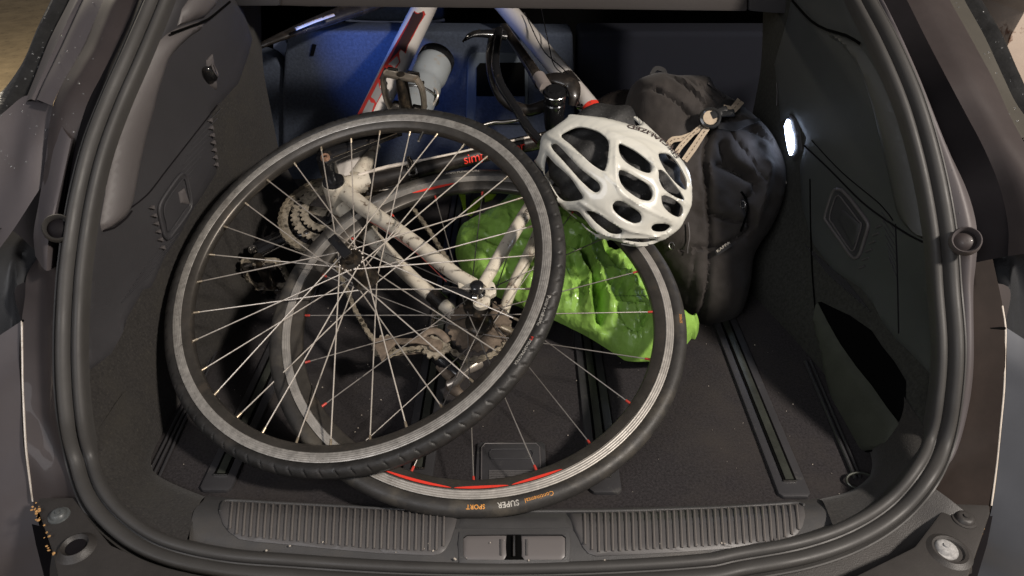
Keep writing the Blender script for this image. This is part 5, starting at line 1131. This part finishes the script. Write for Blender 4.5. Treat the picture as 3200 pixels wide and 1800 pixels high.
# helmet webbing lies on the backpack
def sf(u,v): 
    X,N_=bagsoft(u,v,22); return X,N_
def ss_(L): return [tuple(p) for p in bcp(L)]
ribbon('strap',ss_([(1010,640),(900,720),(700,820),(560,850),(480,960)]),[5,6,8,9,9],sf,m_strap,hm,.0016,.010,'beige helmet webbing fanning out from the adjuster')
ribbon('strap',ss_([(900,690),(800,780),(660,930),(600,1020)]),[6,7,8,8],sf,m_strap,hm,.0016,.013)
ribbon('strap',ss_([(1000,680),(920,780),(800,960),(700,1100)]),[8,10,11,10],sf,m_strap,hm,.0016,.016)
ribbon('strap',ss_([(1010,600),(1110,560),(1230,530),(1300,470),(1360,395)]),[11,10,10,12,13],sf,m_strap,hm,.0016,.018)
ribbon('strap',ss_([(1150,480),(1200,490),(1250,510)]),[5,6,5],sf,m_strap,hm,.0016,.024,stitch=False)
X,N_=sf(*bcp([(995,610)])[0]); X=X+N_*.022
ad=put('strap_adjuster',mesh('strap_adjuster',*xf(lathe([(.0135,0),(.0135,.0045),(.016,.0065),(.0195,.005),(.0205,-.002)],32),TR(X,N_)),m_buckle),hm,label='round black strap adjuster on the webbing')
put('adjuster_face',mesh('adjuster_face',*xf(lathe([(.0001,.0028),(.0136,.0025)],24),TR(X,N_)),m_strap),ad)
X2,N2=sf(*bcp([(1095,555)])[0]); put('buckle',mesh('buckle',*xf(box(.034,.016,.008,bev=.003),TR(X2+N2*.026,N2,(1,.3,.3))),m_buckle),hm,label='black side-release buckle')
X2,N2=sf(*bcp([(1190,560)])[0]); put('buckle',mesh('buckle',*xf(box(.026,.013,.009,bev=.003),TR(X2+N2*.026,N2,(1,.1,.0))),m_buckle),hm)
# ================================================================ green carrier bag
GBc=np.array([0,.95,.035]); GBn=nz((0,-.25,1))
def gbf(u,v): return hit(u,v,GBc,GBn),GBn
GP=np.array([(1425,760),(1440,725),(1500,690),(1560,655),(1600,620),(1680,600),(1780,610),(1840,640),(1880,700),(1905,790),(1950,800),(1990,850),(2040,900),(2080,960),(2132,982),(2152,1002),(2170,990),(2184,1025),(2172,1060),(2160,1058),(2143,1080),(2100,1120),(2052,1128),(1965,1128),(1930,1110),(1850,1060),(1790,1028),(1720,995),(1650,970),(1560,930),(1500,890),(1450,850),(1425,800)],float)
g6=lambda L:[(1500+x/3.22,750+y/3.22) for x,y in L]
GF=[(g6([(960,180),(980,380),(1080,520),(1075,800),(1140,920)]),.018,9),(g6([(980,260),(1060,450),(1130,600),(1180,880)]),-.026,15),(g6([(1060,150),(1080,300),(1160,520),(1260,780)]),.020,13),(g6([(1250,140),(1260,260),(1360,450)]),-.012,9),(g6([(1340,470),(1500,465),(1700,490)]),-.010,6),(g6([(1360,860),(1450,1000),(1560,1060),(1650,900)]),-.012,8),(g6([(1150,920),(1300,1050),(1480,1210)]),-.010,10),(g6([(1280,820),(1400,850),(1640,880)]),.008,8),(g6([(720,850),(900,920),(1100,1040),(1400,1180)]),-.006,12),(g6([(400,420),(520,560),(400,700)]),.010,14),(g6([(100,300),(300,480),(420,640)]),-.012,12),(g6([(850,300),(1000,420),(1080,520)]),.012,10),(g6([(1680,490),(1760,700),(1780,950)]),-.014,10),(g6([(0,100),(200,200),(300,380)]),-.01,12)]
def gbn(P,X,d,s):
    h=np.zeros(len(P))
    for q,a,w in GF: h+=a*np.exp(-(dpoly(P,smoothpoly(q,15,closed=False),closed=False)/w)**2)
    out=[]
    for x in X:
        p=Vector((x[0]*11,x[1]*8,0)); w=noise.noise(p)*.6; q=Vector((x[0]*15+w*2,x[1]*11-w*2,1.7))
        r=1-abs(noise.noise(q))*2; r2=1-abs(noise.noise(q*2.3+Vector((3,1,4))))*2; r3=1-abs(noise.noise(q*4.2+Vector((7,1,4))))*2.4; r4=1-abs(noise.noise(q*8+Vector((2,9,4))))*2.4
        out.append(.014*r+.0055*r2+.0026*r3+.0012*r4)
    return (h+np.array(out)-.008+rng.normal(0,.00025,len(P)))*np.clip(s*2.5,.12,1)
gb=empty('carrier_bag',(.12,1.0,0),'crumpled bright green plastic carrier bag lying under the rear wheel','plastic bag')
go=put('bag_film',mesh('bag_film',*inflate(GP,gbf,6,.050,85,gbn,smooth=12,back=.3,jit=.2),m_green),gb)
gv=BVHTree.FromPolygons([v.co for v in go.data.vertices],[tuple(p.vertices) for p in go.data.polygons])
def ghit(u,v,k=0):
    r=gv.ray_cast(Vector(CAM),Vector(dr(u,v))); 
    if r[0] is None: return hit(u,v,GBc,GBn,.04),GBn
    return np.array(r[0]),GBn
g_=text('To avoid danger of suffocation, keep this bag away',1.0,1.0,True); gx=np.array([v[0] for v in g_[0]]); V=[]
for x,y,z in g_[0]:
    s=(x-gx.min())/(gx.max()-gx.min()); u,v=1920+s*130,926.5-y*5.5; V.append(ghit(u,v)[0]+GBn*.0022)
put('printing',mesh('printing',V,g_[1],mat('dark_green_print',(.015,.035,.012),.6),False),go)
for L_ in ([(750,985),(820,992),(828,1130),(805,1180),(780,1060)],[(828,1190),(850,1120),(900,1050),(975,1000),(1000,1030),(960,1110),(880,1200)],[(1005,980),(1130,985),(1090,1035),(1015,1060)]):
    Pn=[hit(1200+x/3.22,300+y/3.22,(0,1.25,.10),nz((0,-.3,1))) for x,y in L_]
    put('handle_tab',mesh('handle_tab',*prism(Pn,(0,0,-.003),.0006),m_lime),gb)
# ================================================================ small stuff
def blobs(name,pts,r0,r1,m,flat=.5,label=None,cat=None,parent=None):
    gs=[]
    for p,n in pts:
        r=random.uniform(r0,r1); gs.append(xf(ellips((0,0,0),(r,r*random.uniform(.7,1.2),r*flat),8,5),TR(p,n,(random.random(),random.random(),.1))))
    o=put(name,mesh(name,*join(*gs),m),parent); o['kind']='stuff'
    if label: o['label']=label
    return o
pts=[]
for _ in range(150):
    x,yy=random.uniform(-.5,.5),random.uniform(.66,1.2); pts.append((np.array([x,yy,.001]),(0,0,1)))
o=blobs('crumbs',pts,.0004,.0014,m_dust,.6,'pale crumbs and lint scattered over the boot carpet'); o['category']='crumbs'
pts=[]
for _ in range(26):
    u,v=random.uniform(620,2600),random.uniform(1690,1760); p,n=sillhit(u,v)
    if p[1]>.4: pts.append((p+n*.0045,n))
blobs('grit',pts,.0005,.0016,m_dust,.5,None,None,car)
def ondrop(name,objs,n,box_,label):
    pts=[]; dg_=[]
    for o in objs: dg_.append(BVHTree.FromPolygons([v.co for v in o.data.vertices],[tuple(p.vertices) for p in o.data.polygons]))
    for _ in range(n):
        u,v=random.uniform(box_[0],box_[2]),random.uniform(box_[1],box_[3]); best=None
        for b in dg_:
            r=b.ray_cast(Vector(CAM),Vector(dr(u,v)))
            if r[0] is not None and (best is None or r[3]<best[3]): best=r
        if best: 
            n_=np.array(best[1]); n_=n_ if n_@(CAM-np.array(best[0]))>0 else -n_; pts.append((np.array(best[0]),n_))
    if pts: blobs(name,pts,.0006,.0021,m_drop,.6,label,None,car)
kids=[o for o in car.children if o.data]
def nm(*a): return [o for o in kids if o.name.split('.')[0] in a]
ondrop('water_drops',nm('pillar_flange','quarter_step','window_rubber','inner_pillar_panel'),90,(0,0,330,560),'water drops on the left pillar paint')
ondrop('water_drops',nm('pillar_flange','quarter_step','window_rubber'),90,(2950,0,3200,620),'water drops on the right pillar paint')
ondrop('water_drops',nm('opening_flange'),26,(2900,440,3060,760),'water drops on the right seal lip')
ondrop('water_drops',nm('window_rubber'),60,(0,0,260,380),'water drops on the window rubber')
lf=[]
for _ in range(34):
    t=random.random(); u=104+t*60+random.uniform(-6,6); v=1572+t*170+random.uniform(-8,8)
    if t>.25 and random.random()<.5: continue
    lf.append((PZ(u+random.uniform(-10,10),v,.054),(random.uniform(-.4,.4),random.uniform(-.4,.4),1)))
for _ in range(5): lf.append((PZ(3070+random.uniform(-6,6),1640+random.uniform(0,30),.035),(0,0,1)))
blobs('leaf_litter',lf,.0008,.0026,m_leaf,.4,'brown leaf bits caught in the bumper gap',None,car)
